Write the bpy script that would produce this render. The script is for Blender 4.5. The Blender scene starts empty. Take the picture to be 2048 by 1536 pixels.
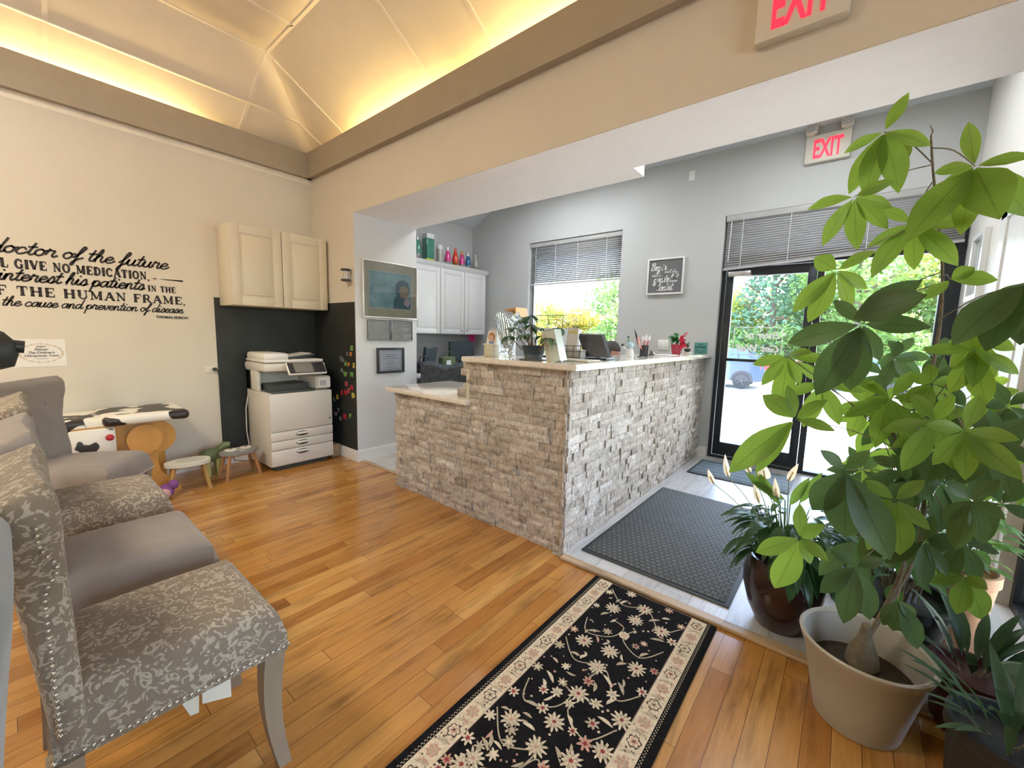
import bpy, bmesh, math, random
import numpy as np
from mathutils import Vector, Matrix

S = bpy.context.scene
COL = S.collection
random.seed(7)
PI = math.pi

# ---------------------------------------------------------------- camera
YAW, PITCH, ROLL, FPX = -0.685731151, 0.119947230, -0.0252534935, 819.9
CAMH = 1.22
def _rot():
    cy, sy = math.cos(YAW), math.sin(YAW); cp, sp = math.cos(PITCH), math.sin(PITCH); cr, sr = math.cos(ROLL), math.sin(ROLL)
    f = np.array([sy*cp, cy*cp, -sp]); rt = np.array([cy, -sy, 0.0]); dn = np.cross(f, rt)
    return rt*cr+dn*sr, -rt*sr+dn*cr, f
RX, RD, RF = _rot()
cam = bpy.data.cameras.new('camera'); camo = bpy.data.objects.new('camera', cam); COL.objects.link(camo)
cam.sensor_width = 36; cam.lens = 36*FPX/2048; cam.clip_start = 0.02; cam.clip_end = 300
mw = Matrix.Identity(4)
for i in range(3):
    mw[i][0] = RX[i]; mw[i][1] = -RD[i]; mw[i][2] = -RF[i]
mw[2][3] = CAMH
camo.matrix_world = mw
S.camera = camo

# ---------------------------------------------------------------- world, sun, exposure
W = bpy.data.worlds.new('sky'); S.world = W; W.use_nodes = True
_nt = W.node_tree; _bg = _nt.nodes['Background']
_sk = _nt.nodes.new('ShaderNodeTexSky'); _sk.sky_type = 'NISHITA'; _sk.sun_disc = False
_sk.sun_elevation = math.radians(52); _sk.sun_rotation = math.radians(50); _sk.altitude = 50; _sk.dust_density = 2.0
_nt.links.new(_sk.outputs[0], _bg.inputs[0]); _bg.inputs[1].default_value = 1.15
S.view_settings.view_transform = 'Standard'; S.view_settings.look = 'None'
S.view_settings.gamma = 1; S.view_settings.use_curve_mapping = False
S.view_settings.exposure = 1.5
S.cycles.use_denoising = True
S.cycles.max_bounces = 10; S.cycles.diffuse_bounces = 6; S.cycles.glossy_bounces = 4
S.cycles.transmission_bounces = 8; S.cycles.transparent_max_bounces = 16
S.cycles.sample_clamp_indirect = 6.0
S.cycles.caustics_reflective = False; S.cycles.caustics_refractive = False
def lamp(name, kind, loc, energy, col=(1,1,1), size=None, target=None, **kw):
    l = bpy.data.lights.new(name, kind); l.energy = energy; l.color = col
    if size and kind == 'AREA':
        l.shape = 'RECTANGLE'; l.size, l.size_y = size
    for k, v in kw.items(): setattr(l, k, v)
    o = bpy.data.objects.new(name, l); COL.objects.link(o); o.location = loc
    if target is not None:
        o.rotation_euler = (Vector(target)-Vector(loc)).to_track_quat('-Z', 'Y').to_euler()
    return o
SUN = lamp('sun', 'SUN', (6, 9, 12), 7.0, (1, 0.95, 0.86), target=(6-0.72*3, 9-0.42*3, 12-1.05*3), angle=0.01)
# daylight enters by the windows; portals only steer the sampling
for nm, loc, size, tgt in (('portal_door', (-0.23, 4.62, 1.0), (1.6, 1.9), (-0.23, 0, 1.0)), ('portal_window', (-2.8, 4.62, 1.4), (1.3, 1.0), (-2.8, 0, 1.4)),
                           ('portal_side', (0.68, 2.45, 1.05), (0.7, 1.9), (-3, 2.45, 1.05)), ('portal_east', (2.72, 0.2, 1.45), (2.6, 1.5), (-3, 0.2, 1.45)),
                           ('portal_east', (2.72, -2.2, 1.45), (1.4, 1.5), (-3, -2.2, 1.45))):
    p = lamp(nm, 'AREA', loc, 1.0, size=size, target=tgt); p.data.cycles.is_portal = True
# unseen fill lamps added to brighten the rooms (behind the soffit and over the waiting room)
lamp('fill_lamp', 'AREA', (-2.6, 3.6, 3.0), 11, (0.93, 0.97, 1.0), (1.2, 0.6), (-2.6, 3.6, 0))
lamp('fill_lamp', 'AREA', (-0.3, 3.5, 3.0), 8, (0.93, 0.97, 1.0), (0.6, 0.6), (-0.3, 3.5, 0))
lamp('fill_lamp', 'AREA', (-2.5, -1.1, 3.27), 30, (1.0, 0.90, 0.74), (1.2, 0.6), (-2.5, -1.1, 0))
lamp('fill_lamp', 'AREA', (1.0, -1.9, 3.27), 5, (1.0, 0.92, 0.80), (1.2, 0.6), (1.0, -0.6, 0))

# ---------------------------------------------------------------- helpers
CAMP = np.array([0, 0, CAMH])
def ray(px, py):
    return RX*((px-1024)/FPX) + RD*((py-768)/FPX) + RF
def on(px, py, ax, v):
    d = ray(px, py); t = (v-CAMP[ax])/d[ax]; return Vector(CAMP+t*d)
def atY(px, py, Y): return on(px, py, 1, Y)
def atX(px, py, X): return on(px, py, 0, X)
def atZ(px, py, Z): return on(px, py, 2, Z)

def tag(o, label=None, cat=None, group=None, kind=None):
    if label: o['label'] = label
    if cat: o['category'] = cat
    if group: o['group'] = group
    if kind: o['kind'] = kind
    return o
def thing(name, label, cat, loc=(0, 0, 0), rz=0, group=None):
    o = bpy.data.objects.new(name, None); COL.objects.link(o); o.location = loc; o.rotation_euler = (0, 0, rz)
    o.empty_display_size = 0.05
    return tag(o, label, cat, group)
def wloc(o):
    v = Vector((0, 0, 0))
    while o: v = v+o.location; o = o.parent
    return v
def dup(root, loc, rz=None, label=None):
    def cp(o, par):
        c = o.copy(); COL.objects.link(c); c.parent = par
        for ch in list(o.children): cp(ch, c)
        return c
    r = cp(root, root.parent); r.location = loc
    if rz is not None: r.rotation_euler = (0, 0, rz)
    if label: r['label'] = label
    return r

class MB:
    def __init__(s):
        s.b = bmesh.new(); s.mats = []; s.cl = None
    def mi(s, m):
        if m is None: return 0
        if m not in s.mats: s.mats.append(m)
        return s.mats.index(m)
    def setm(s, faces, m):
        i = s.mi(m)
        if m is not None:
            for f in faces: f.material_index = i
    def box(s, x0, y0, z0, x1, y1, z1, m=None, bev=0, seg=2, rot=None, top=None):
        x0, x1 = min(x0, x1), max(x0, x1); y0, y1 = min(y0, y1), max(y0, y1); z0, z1 = min(z0, z1), max(z0, z1)
        P = [(x0,y0,z0),(x1,y0,z0),(x1,y1,z0),(x0,y1,z0),(x0,y0,z1),(x1,y0,z1),(x1,y1,z1),(x0,y1,z1)]
        if top:  # taper of the upper four corners towards their centre
            cx, cy = (x0+x1)/2, (y0+y1)/2
            P = P[:4]+[(cx+(x-cx)*top, cy+(y-cy)*top, z) for x, y, z in P[4:]]
        vs = [s.b.verts.new(p) for p in P]
        fs = [s.b.faces.new([vs[i] for i in q]) for q in ((0,3,2,1),(4,5,6,7),(0,1,5,4),(1,2,6,5),(2,3,7,6),(3,0,4,7))]
        s.setm(fs, m)
        if bev > 0:
            es = list({e for f in fs for e in f.edges})
            r = bmesh.ops.bevel(s.b, geom=es, offset=min(bev, 0.49*min(x1-x0, y1-y0, z1-z0)), segments=seg, affect='EDGES', profile=0.5)
            if m is not None: s.setm(r['faces'], m)
            vs = list({v for f in r['faces'] for v in f.verts} | {v for v in vs if v.is_valid})
        if rot:
            c, M = rot
            bmesh.ops.transform(s.b, matrix=Matrix.Translation(c) @ M @ Matrix.Translation(-Vector(c)), verts=[v for v in vs if v.is_valid])
        return vs
    def ring(s, c, r, n, U, V):
        return [s.b.verts.new(c+U*(r*math.cos(2*PI*i/n))+V*(r*math.sin(2*PI*i/n))) for i in range(n)]
    def tube(s, pts, r, n=8, m=None, cap=True):
        pts = [Vector(p) for p in pts]; rs = r if isinstance(r, (list, tuple)) else [r]*len(pts)
        prev = None; fs = []; first = None
        T0 = (pts[1]-pts[0]).normalized(); up = Vector((0, 0, 1)) if abs(T0.z) < 0.9 else Vector((1, 0, 0))
        U = T0.cross(up).normalized()
        for i, p in enumerate(pts):
            T = (pts[min(i+1, len(pts)-1)]-pts[max(i-1, 0)]).normalized()
            U = (U-T*U.dot(T)).normalized(); V = T.cross(U)
            rg = s.ring(p, rs[i], n, U, V)
            if prev:
                for k in range(n): fs.append(s.b.faces.new((prev[k], prev[(k+1)%n], rg[(k+1)%n], rg[k])))
            else: first = rg
            prev = rg
        if cap: fs.append(s.b.faces.new(first[::-1])); fs.append(s.b.faces.new(prev))
        s.setm(fs, m); return s
    def cyl(s, p0, p1, r0, r1=None, n=20, m=None):
        return s.tube([p0, p1], [r0, r0 if r1 is None else r1], n, m)
    def lathe(s, c, prof, n=32, m=None, cap0=True, cap1=True):
        c = Vector(c); rings = [s.ring(c+Vector((0, 0, z)), max(r, 1e-4), n, Vector((1, 0, 0)), Vector((0, 1, 0))) for r, z in prof]
        fs = []
        for a, b in zip(rings, rings[1:]):
            for k in range(n): fs.append(s.b.faces.new((a[k], a[(k+1)%n], b[(k+1)%n], b[k])))
        if cap0: fs.append(s.b.faces.new(rings[0][::-1]))
        if cap1: fs.append(s.b.faces.new(rings[-1]))
        s.setm(fs, m); return s
    def ball(s, c, r, m=None, n=16, sc=(1, 1, 1), M=None):
        mt = Matrix.Translation(c) @ (M if M else Matrix.Identity(4)) @ Matrix.Diagonal((r*sc[0], r*sc[1], r*sc[2], 1))
        r_ = bmesh.ops.create_uvsphere(s.b, u_segments=n, v_segments=max(6, n//2), radius=1, matrix=mt)
        s.setm({f for v in r_['verts'] for f in v.link_faces}, m); return s
    def poly(s, pts, m=None):
        f = s.b.faces.new([s.b.verts.new(Vector(p)) for p in pts]); s.setm([f], m); return f
    def prism(s, pts, off, m=None):
        off = Vector(off); a = [s.b.verts.new(Vector(p)) for p in pts]; b = [s.b.verts.new(Vector(p)+off) for p in pts]
        fs = [s.b.faces.new(a), s.b.faces.new(b[::-1])]; n = len(a)
        for i in range(n): fs.append(s.b.faces.new((a[i], b[i], b[(i+1)%n], a[(i+1)%n])))
        s.setm(fs, m); return s
    def grid(s, f, nu, nv, m=None, close=False):
        V = [[s.b.verts.new(Vector(f(i/nu, j/nv))) for j in range(nv+1)] for i in range(nu+(0 if close else 1))]
        fs = []
        for i in range(nu):
            A, B = V[i], V[(i+1) % len(V)]
            for j in range(nv): fs.append(s.b.faces.new((A[j], B[j], B[j+1], A[j+1])))
        s.setm(fs, m); return V
    def build(s, name, mat=None, parent=None, smooth=True, origin=None, solid=0, sub=0, fixn=True, local=False):
        if fixn: bmesh.ops.recalc_face_normals(s.b, faces=s.b.faces)
        me = bpy.data.meshes.new(name)
        base = Vector((0, 0, 0))
        if not local:
            if parent is not None: base = wloc(parent)
            elif origin is not None: base = Vector(origin)
            else:
                xs = [v.co for v in s.b.verts]
                base = Vector(((min(v.x for v in xs)+max(v.x for v in xs))/2, (min(v.y for v in xs)+max(v.y for v in xs))/2, min(v.z for v in xs)))
            bmesh.ops.translate(s.b, vec=-base, verts=s.b.verts)
        if smooth:
            for f in s.b.faces: f.smooth = True
            for e in s.b.edges:
                if len(e.link_faces) == 2 and e.calc_face_angle(0) > 0.6: e.smooth = False
        s.b.to_mesh(me); s.b.free()
        ms = s.mats if s.mats else ([mat] if mat else [])
        for q in ms: me.materials.append(q)
        o = bpy.data.objects.new(name, me); COL.objects.link(o)
        if parent is not None: o.parent = parent
        elif not local: o.location = base
        if solid:
            md = o.modifiers.new('solid', 'SOLIDIFY'); md.thickness = solid; md.offset = 0
        if sub:
            md = o.modifiers.new('sub', 'SUBSURF'); md.levels = sub; md.render_levels = sub
        return o

# ---------------------------------------------------------------- materials
def newmat(name):
    m = bpy.data.materials.new(name); m.use_nodes = True; return m, m.node_tree.nodes, m.node_tree.links, m.node_tree.nodes['Principled BSDF']
def rgb(c): return (c[0], c[1], c[2], 1)
def mixc(N, L, fac, a, b, mode='MIX'):
    n = N.new('ShaderNodeMix'); n.data_type = 'RGBA'; n.blend_type = mode
    for s_, v in ((0, fac), (6, a), (7, b)):
        if hasattr(v, 'is_output'): L.new(v, n.inputs[s_])
        else: n.inputs[s_].default_value = v if s_ == 0 else rgb(v)
    return n.outputs[2]
def mth(N, L, op, a, b=None, c=None):
    n = N.new('ShaderNodeMath'); n.operation = op
    for i, v in enumerate((a, b, c)):
        if v is None: continue
        if hasattr(v, 'is_output'): L.new(v, n.inputs[i])
        else: n.inputs[i].default_value = v
    return n.outputs[0]
def coords(N, L, scale=(1, 1, 1), obj=True, rot=(0, 0, 0)):
    t = N.new('ShaderNodeTexCoord'); mp = N.new('ShaderNodeMapping'); L.new(t.outputs['Object' if obj else 'UV'], mp.inputs[0])
    mp.inputs['Scale'].default_value = scale; mp.inputs['Rotation'].default_value = rot
    return mp.outputs[0]
def noise(N, L, vec, scale, detail=4, rough=.5):
    n = N.new('ShaderNodeTexNoise'); L.new(vec, n.inputs['Vector']); n.inputs['Scale'].default_value = scale
    n.inputs['Detail'].default_value = detail; n.inputs['Roughness'].default_value = rough; return n.outputs[0]
def ramp(N, L, fac, stops):
    r = N.new('ShaderNodeValToRGB'); L.new(fac, r.inputs[0]); e = r.color_ramp.elements
    while len(e) < len(stops): e.new(0.5)
    for x, (p, c) in zip(e, stops): x.position = p; x.color = rgb(c) if not isinstance(c, (int, float)) else (c, c, c, 1)
    return r.outputs[0]
def bump(N, L, P, h, strength=.3, dist=.002):
    b = N.new('ShaderNodeBump'); L.new(h, b.inputs['Height']); b.inputs['Strength'].default_value = strength; b.inputs['Distance'].default_value = dist
    L.new(b.outputs[0], P.inputs['Normal'])
_cache = {}
def M(name, col=(.8, .8, .8), rough=.5, metal=0, vary=0.06, vs=8, bs=0, bsc=60, emit=None, es=1, spec=.5, sheen=0, coat=0):
    if name in _cache: return _cache[name]
    m, N, L, P = newmat(name)
    v = coords(N, L)
    if vary:
        d = tuple(max(0, c*(1-vary)) for c in col); h = tuple(min(1, c*(1+vary)) for c in col)
        L.new(ramp(N, L, noise(N, L, v, vs), [(.3, d), (.7, h)]), P.inputs['Base Color'])
    else: P.inputs['Base Color'].default_value = rgb(col)
    P.inputs['Roughness'].default_value = rough; P.inputs['Metallic'].default_value = metal
    P.inputs['Specular IOR Level'].default_value = spec
    if sheen: P.inputs['Sheen Weight'].default_value = sheen
    if coat: P.inputs['Coat Weight'].default_value = coat
    if bs: bump(N, L, P, noise(N, L, v, bsc, 3), bs, .003)
    if emit: P.inputs['Emission Color'].default_value = rgb(emit); P.inputs['Emission Strength'].default_value = es
    _cache[name] = m; return m

def glass_mat(name='window glass', tint=(1, 1, 1), refl=1.0, rough=0.0):
    if name in _cache: return _cache[name]
    m, N, L, P = newmat(name)
    tr = N.new('ShaderNodeBsdfTransparent'); tr.inputs[0].default_value = rgb(tint)
    gl = N.new('ShaderNodeBsdfGlossy'); gl.inputs['Roughness'].default_value = rough
    fr = N.new('ShaderNodeFresnel'); fr.inputs[0].default_value = 1.5
    mx = N.new('ShaderNodeMixShader'); L.new(mth(N, L, 'MULTIPLY', fr.outputs[0], refl), mx.inputs[0])
    L.new(tr.outputs[0], mx.inputs[1]); L.new(gl.outputs[0], mx.inputs[2]); L.new(mx.outputs[0], N['Material Output'].inputs[0])
    N.remove(P); _cache[name] = m; return m

def plank_mat(name, w, ln, cols, gap, gapc, rough, grain=.35, along='y', coat=0.0, rv=.12):
    """boards of width w laid along one axis, each board its own tone, thin dark joints, wood figure"""
    m, N, L, P = newmat(name)
    t = N.new('ShaderNodeTexCoord'); sp = N.new('ShaderNodeSeparateXYZ'); L.new(t.outputs['Object'], sp.inputs[0])
    a, b = (sp.outputs[0], sp.outputs[1]) if along == 'y' else (sp.outputs[1], sp.outputs[0])
    u = mth(N, L, 'DIVIDE', a, w); row = mth(N, L, 'FLOOR', u); fu = mth(N, L, 'FRACT', u)
    wn = N.new('ShaderNodeTexWhiteNoise'); wn.noise_dimensions = '1D'; L.new(row, wn.inputs['W'])
    v = mth(N, L, 'ADD', mth(N, L, 'DIVIDE', b, ln), mth(N, L, 'MULTIPLY', wn.outputs[0], 7.3))
    idx = mth(N, L, 'FLOOR', v); fv = mth(N, L, 'FRACT', v)
    cb = N.new('ShaderNodeCombineXYZ'); L.new(row, cb.inputs[0]); L.new(idx, cb.inputs[1])
    w2 = N.new('ShaderNodeTexWhiteNoise'); w2.noise_dimensions = '3D'; L.new(cb.outputs[0], w2.inputs['Vector'])
    base = ramp(N, L, w2.outputs[0], [(i/(len(cols)-1), c) for i, c in enumerate(cols)])
    # grain: stretched noise shifted per board
    c2 = N.new('ShaderNodeCombineXYZ'); L.new(mth(N, L, 'MULTIPLY', a, 9.0), c2.inputs[0]); L.new(mth(N, L, 'MULTIPLY', b, 1.3), c2.inputs[1]); L.new(mth(N, L, 'MULTIPLY', w2.outputs[0], 30.0), c2.inputs[2])
    g1 = noise(N, L, c2.outputs[0], 2.2, 7, .6)
    c3 = N.new('ShaderNodeCombineXYZ'); L.new(mth(N, L, 'MULTIPLY', a, 60.0), c3.inputs[0]); L.new(mth(N, L, 'MULTIPLY', b, 3.0), c3.inputs[1]); L.new(w2.outputs[0], c3.inputs[2])
    g2 = noise(N, L, c3.outputs[0], 2.0, 4, .6)
    shade = ramp(N, L, g1, [(.30, 1-grain*1.5), (.48, 1.0), (.7, min(1.2, 1+grain*.4))])
    col = mixc(N, L, 1.0, base, shade, 'MULTIPLY')
    col = mixc(N, L, 1.0, col, ramp(N, L, g2, [(.3, .86), (.7, 1.08)]), 'MULTIPLY')
    ga = mth(N, L, 'LESS_THAN', mth(N, L, 'MINIMUM', fu, mth(N, L, 'SUBTRACT', 1.0, fu)), gap/w)
    gb = mth(N, L, 'LESS_THAN', mth(N, L, 'MINIMUM', fv, mth(N, L, 'SUBTRACT', 1.0, fv)), gap/ln)
    gg = mth(N, L, 'MAXIMUM', ga, gb)
    L.new(mixc(N, L, gg, col, gapc), P.inputs['Base Color'])
    L.new(mth(N, L, 'ADD', rough, mth(N, L, 'MULTIPLY', g2, rv)), P.inputs['Roughness'])
    P.inputs['Coat Weight'].default_value = coat; P.inputs['Coat Roughness'].default_value = .12
    bump(N, L, P, mth(N, L, 'SUBTRACT', mth(N, L, 'MULTIPLY', g2, .25), gg), .25, .0015)
    return m

# ================================================================ ROOM SHELL
XW, YH, YE, XL, XR = -4.24, 1.986, 4.525, -4.543, 0.60
XJ, SOF, YB = -3.47, 2.25, 1.85
PAINT = M('greige wall paint', (.65, .60, .505), .75, vary=.02, vs=3, bs=.12, bsc=220)
GREY = M('cool grey wall paint', (.50, .51, .50), .75, vary=.02, vs=3, bs=.08, bsc=220)
GREYL = M('light grey wall paint', (.60, .60, .59), .72, vary=.02, vs=3, bs=.08, bsc=220)
SOFM = M('white soffit paint', (.84, .80, .73), .8, vary=.015)
CHALK = M('black chalkboard paint', (.020, .023, .022), .62, vary=.25, vs=5, bs=.05, bsc=150)
TRIM = M('white trim paint', (.76, .76, .74), .38, vary=.02)
FASC = M('shaded fascia paint', (.36, .31, .235), .7, vary=.03)  # darker than the walls, the fascia's shade is put into the colour
CEIL = M('vaulted ceiling panel', (.80, .74, .60), .85, vary=.02, bs=.1, bsc=300)
GRIDM = M('ceiling grid paint', (.82, .77, .66), .6, vary=.01)
def struct(mb, name, mat=None, **k): return tag(mb.build(name, mat, smooth=False, **k), kind='structure')

WOOD = plank_mat('honey maple strip floor', .0725, .78, [(.36, .15, .030), (.49, .24, .062), (.41, .185, .040), (.55, .295, .085), (.33, .13, .025), (.50, .255, .070), (.45, .21, .050)], .0010, (.13, .055, .018), .17, .27, 'y', .25)
TILE = plank_mat('pale grey wood-look tile', .16, .92, [(.46, .46, .45), (.56, .555, .54), (.50, .50, .49), (.60, .595, .58)], .0018, (.30, .29, .28), .27, .16, 'y', .1)
b = MB(); b.poly([(-4.3, -3.2, 0), (2.7, -3.2, 0), (2.7, YB, 0), (-1.2, YB, 0), (-1.2, 2.03, 0), (-4.3, 2.03, 0)]); struct(b, 'floor_wood', WOOD)
b = MB(); b.poly([(-4.6, 2.03, -.001), (-1.2, 2.03, -.001), (-1.2, YB, -.001), (2.7, YB, -.001), (2.7, 4.72, -.001), (-4.6, 4.72, -.001)]); struct(b, 'floor_tile', TILE)
THR = plank_mat('weathered oak threshold', .2, 1.4, [(.40, .29, .17), (.47, .34, .21)], .0005, (.2, .15, .1), .4, .5, 'x')
b = MB(); b.box(-1.125, 1.822, 0, .60, 1.876, .016, bev=.006); b.box(XJ, 2.01, 0, -2.7, 2.05, .006, bev=.002); struct(b, 'trim_1', THR)

# left wall with chalkboard paint
b = MB(); b.box(XW-.12, -3.2, 0, XW, 2.0, 2.67, PAINT)
b.box(XW, 1.128, .10, XW+.0025, YH, 1.474, CHALK); struct(b, 'wall_left')
# header wall: solid piece left of the opening, header above it, soffits
b = MB()
b.box(XW-.12, YH, 0, XJ, 2.66, 2.67, PAINT)
b.box(XW, YH-.0025, .10, XJ-.001, YH, 1.476, CHALK)
b.box(XJ, YH+.003, 0, XJ+.003, 2.66, SOF, GREYL)
b.box(XJ-.02, 2.66, 0, XJ+.003, 2.663, 3.1, GREYL); b.box(XL, 2.60, 0, XJ-.02, 2.66, 3.1, GREY)
struct(b, 'wall_header_side')
b = MB(); b.box(XJ, YH, SOF, 2.7, 2.49, 2.67, PAINT)
b.box(XJ, 2.49, SOF, -1.13, 2.67, 3.1, SOFM)
b.box(XJ, YH+.004, SOF-.003, 2.7, 2.49, SOF, SOFM); b.box(XJ, 2.49, 2.67, .7, 2.494, 3.1, SOFM)
struct(b, 'wall_header')
# walls of the entry and the office
b = MB()
wx0, wx1, wz0, wz1 = -3.46, -2.13, .92, 2.44
dx0, dx1, dz1 = -1.06, .60, 2.42
T = .16
for q in ((XL-.2, 0, wx0, 3.12), (wx1, 0, dx0, 3.12), (dx1, 0, .9, 3.12)): b.box(q[0], YE, q[1], q[2], YE+T, q[3])
b.box(wx0, YE, 0, wx1, YE+T, wz0); b.box(wx0, YE, wz1, wx1, YE+T, 3.12); b.box(dx0, YE, dz1, dx1, YE+T, 3.12)
struct(b, 'wall_front', GREY)
b = MB(); b.box(XL-.12, 2.60, 0, XL, YE, 3.12); struct(b, 'wall_office', GREY)
b = MB(); sy0, sy1 = 2.06, 2.72
b.box(XR, 1.9, 0, XR+.12, sy0, 3.1); b.box(XR, sy1, 0, XR+.12, YE, 3.1); b.box(XR, sy0, 2.05, XR+.12, sy1, 3.1); b.box(XR, sy0, 0, XR+.12, sy1, .08)
struct(b, 'wall_right', M('off white wall paint', (.74, .72, .67), .7, vary=.02))
# office ceiling: flat with one sloping side
b = MB(); b.box(-4.02, 2.49, 3.04, .75, YE+T, 3.10); b.prism([(XL-.05, 2.6, 2.74), (-4.02, 2.6, 3.04), (-4.02, YE+T, 3.04), (XL-.05, YE+T, 2.74)], (0, 0, .06))
struct(b, 'ceiling_office', M('office ceiling paint', (.62, .64, .65), .8, vary=.01))
# waiting room: east wall with two windows, back wall
b = MB(); XQ = 2.6
ew = [(-2.9, -1.5), (-.8, 1.2)]
ys = [-3.2, ew[0][0], ew[0][1], ew[1][0], ew[1][1], 2.0]
for i in (0, 2, 4): b.box(XQ, ys[i], 0, XQ+.12, ys[i+1], 3.4)
for y0, y1 in ew: b.box(XQ, y0, 0, XQ+.12, y1, .7); b.box(XQ, y0, 2.2, XQ+.12, y1, 3.4)
struct(b, 'wall_east', PAINT)
b = MB(); b.box(XW-.12, -3.32, 0, XQ+.12, -3.2, 3.4); struct(b, 'wall_back', PAINT)
b = MB(); b.box(.72, 1.986, 0, XQ+.12, 2.05, 2.3); struct(b, 'wall_side', PAINT)

# vaulted ceiling: flat field, two slopes over a cove
PX, PY, PZ = -3.651, 1.406, 3.308
k = (PZ-2.884)/(PX+4.37)                      # slope of both pitched sides
xo, yo = -4.58, 2.336; zo = PZ-k*(PX-xo)
b = MB()
b.poly([(PX, PY, PZ), (PX, -3.3, PZ), (2.8, -3.3, PZ), (2.8, PY, PZ)])
b.poly([(PX, PY, PZ), (xo, yo, zo), (xo, -3.3, zo), (PX, -3.3, PZ)])
b.poly([(PX, PY, PZ), (2.8, PY, PZ), (2.8, yo, zo), (xo, yo, zo)])
struct(b, 'ceiling', CEIL)
def slope_w(x, y, d=0): return Vector((x, y, PZ-k*(PX-x)-d))
def slope_h(x, y, d=0): return Vector((x, y, PZ-k*(y-PY)-d))
b = MB(); g = .012
def bar(p, q, w=g, t=.006):
    p = Vector(p); q = Vector(q); d = (q-p).normalized(); n = Vector((0, 0, 1)); s_ = d.cross(n).normalized()*w; 
    b.prism([p-s_, p+s_, q+s_, q-s_], (0, 0, -t))
xm = (xo+PX)/2+.07
bar((PX, PY, PZ), (PX, -3.2, PZ)); bar((PX, PY, PZ), (2.6, PY, PZ)); bar((PX, PY, PZ), (xo, yo, zo), .016)
bar(slope_w(xm, -3.2), slope_w(xm, PY+(PX-xm)))
for y in (PY, .285, -.835, -1.95): bar(slope_w(xo, y), (PX, y, PZ)); bar((PX, y, PZ), (2.6, y, PZ)) if y < PY else None
for x in (PX, -2.42, -1.86, -.65, .57, 1.79): bar((x, PY, PZ), slope_h(x, yo))
bar(slope_h(xm, PY+(PX-xm)), slope_h(xm, yo))
for x in (-3.2, -1.98, -.76, .46, 1.68): bar((x, PY, PZ), (x, -3.2, PZ))
struct(b, 'trim_2', GRIDM)
# cove: trough behind the fascia boards
b = MB(); b.box(xo, -3.2, 2.62, XW+.001, yo, 2.67); b.box(xo-.05, -3.2, 2.62, xo, yo, 3.0); b.box(XW, YH, 2.64, 2.7, yo, 2.672); b.box(xo, yo, 2.62, 2.7, yo+.05, 3.0)
struct(b, 'trim_3', M('cove trough paint', (.80, .74, .60), .7))
b = MB(); b.box(XW, -3.2, 2.668, XW+.05, YH, 2.893); b.box(XW, YH-.05, 2.668, 2.6, YH, 2.893); struct(b, 'trim_4', FASC)
TUBE = M('glowing warm tube', (1, .85, .5), .5, emit=(1.0, .70, .30), es=42)
gi = 0
for p, q, lb in (((-4.40, -.05, 2.79), (-4.40, 1.05, 2.79), 'warm fluorescent tube hidden in the cove above the lettered wall'),
             ((-4.40, -2.6, 2.79), (-4.40, -1.4, 2.79), 'warm fluorescent tube in the cove, far rear end of the lettered wall'),
             ((-3.45, 2.15, 2.79), (-2.3, 2.15, 2.79), 'warm fluorescent tube in the header cove nearest the ceiling corner'),
             ((-1.95, 2.15, 2.79), (-.8, 2.15, 2.79), 'warm fluorescent tube in the header cove left of the large exit sign'),
             ((.1, 2.15, 2.79), (1.3, 2.15, 2.79), 'warm fluorescent tube in the header cove right of the large exit sign')):
    t = thing('cove_light', lb, 'light', ((p[0]+q[0])/2, (p[1]+q[1])/2, 2.672), group='cove lights around the vaulted ceiling')
    a = MB(); a.cyl(p, q, .014, n=12); a.build('tube', TUBE, t)
    a = MB(); a.box(min(p[0], q[0])-.03, min(p[1], q[1])-.03, 2.672, max(p[0], q[0])+.03, max(p[1], q[1])+.03, 2.74, bev=.008); a.build('housing', TRIM, t)

# baseboards
def base(name, x0, y0, x1, y1, nx, ny, z0=0, h=.105):
    b = MB(); b.box(x0, y0, z0, x1+nx*.014, y1+ny*.014, z0+h-.012); b.box(x0, y0, z0+h-.02, x1+nx*.009, y1+ny*.009, z0+h); return struct(b, name, TRIM)
base('baseboard_left', XW, -3.2, XW, YH-.015, 1, 0); base('baseboard_header', XW, YH, XJ, YH, 0, -1)
base('baseboard_jamb', XJ+.003, YH-.014, XJ+.003, 2.66, 1, 0); base('baseboard_front', XL, YE, dx0, YE, 0, -1); base('baseboard_right', XR, 2.86, XR, YE, -1, 0)

# ---------------------------------------------------------------- front window and side windows
ALU = M('dark bronze aluminium', (.035, .04, .045), .38, .6, vary=.1)
ALUG = M('grey aluminium', (.30, .31, .32), .35, .8, vary=.05)
GL = glass_mat()
def window(name, x0, x1, z0, z1, y, vert=(), hor=()):
    fr = MB(); w = .035
    fr.box(x0, y, z0, x0+w, y+.05, z1); fr.box(x1-w, y, z0, x1, y+.05, z1); fr.box(x0+w, y, z0, x1-w, y+.05, z0+w); fr.box(x0+w, y, z1-w, x1-w, y+.05, z1)
    for v in vert: fr.box(v-.02, y, z0+w, v+.02, y+.05, z1-w)
    o = fr.build(name, ALUG, smooth=False); tag(o, kind='structure')
    g_ = MB(); g_.box(x0+w, y+.02, z0+w, x1-w, y+.026, z1-w); g_.build('pane', GL, o); return o
window('window_1', wx0, wx1, wz0, wz1, YE+.09)
b = MB(); b.box(wx0-.01, YE-.03, wz0-.03, wx1+.01, YE+.09, wz0, bev=.006); struct(b, 'window_sill', TRIM)
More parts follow.
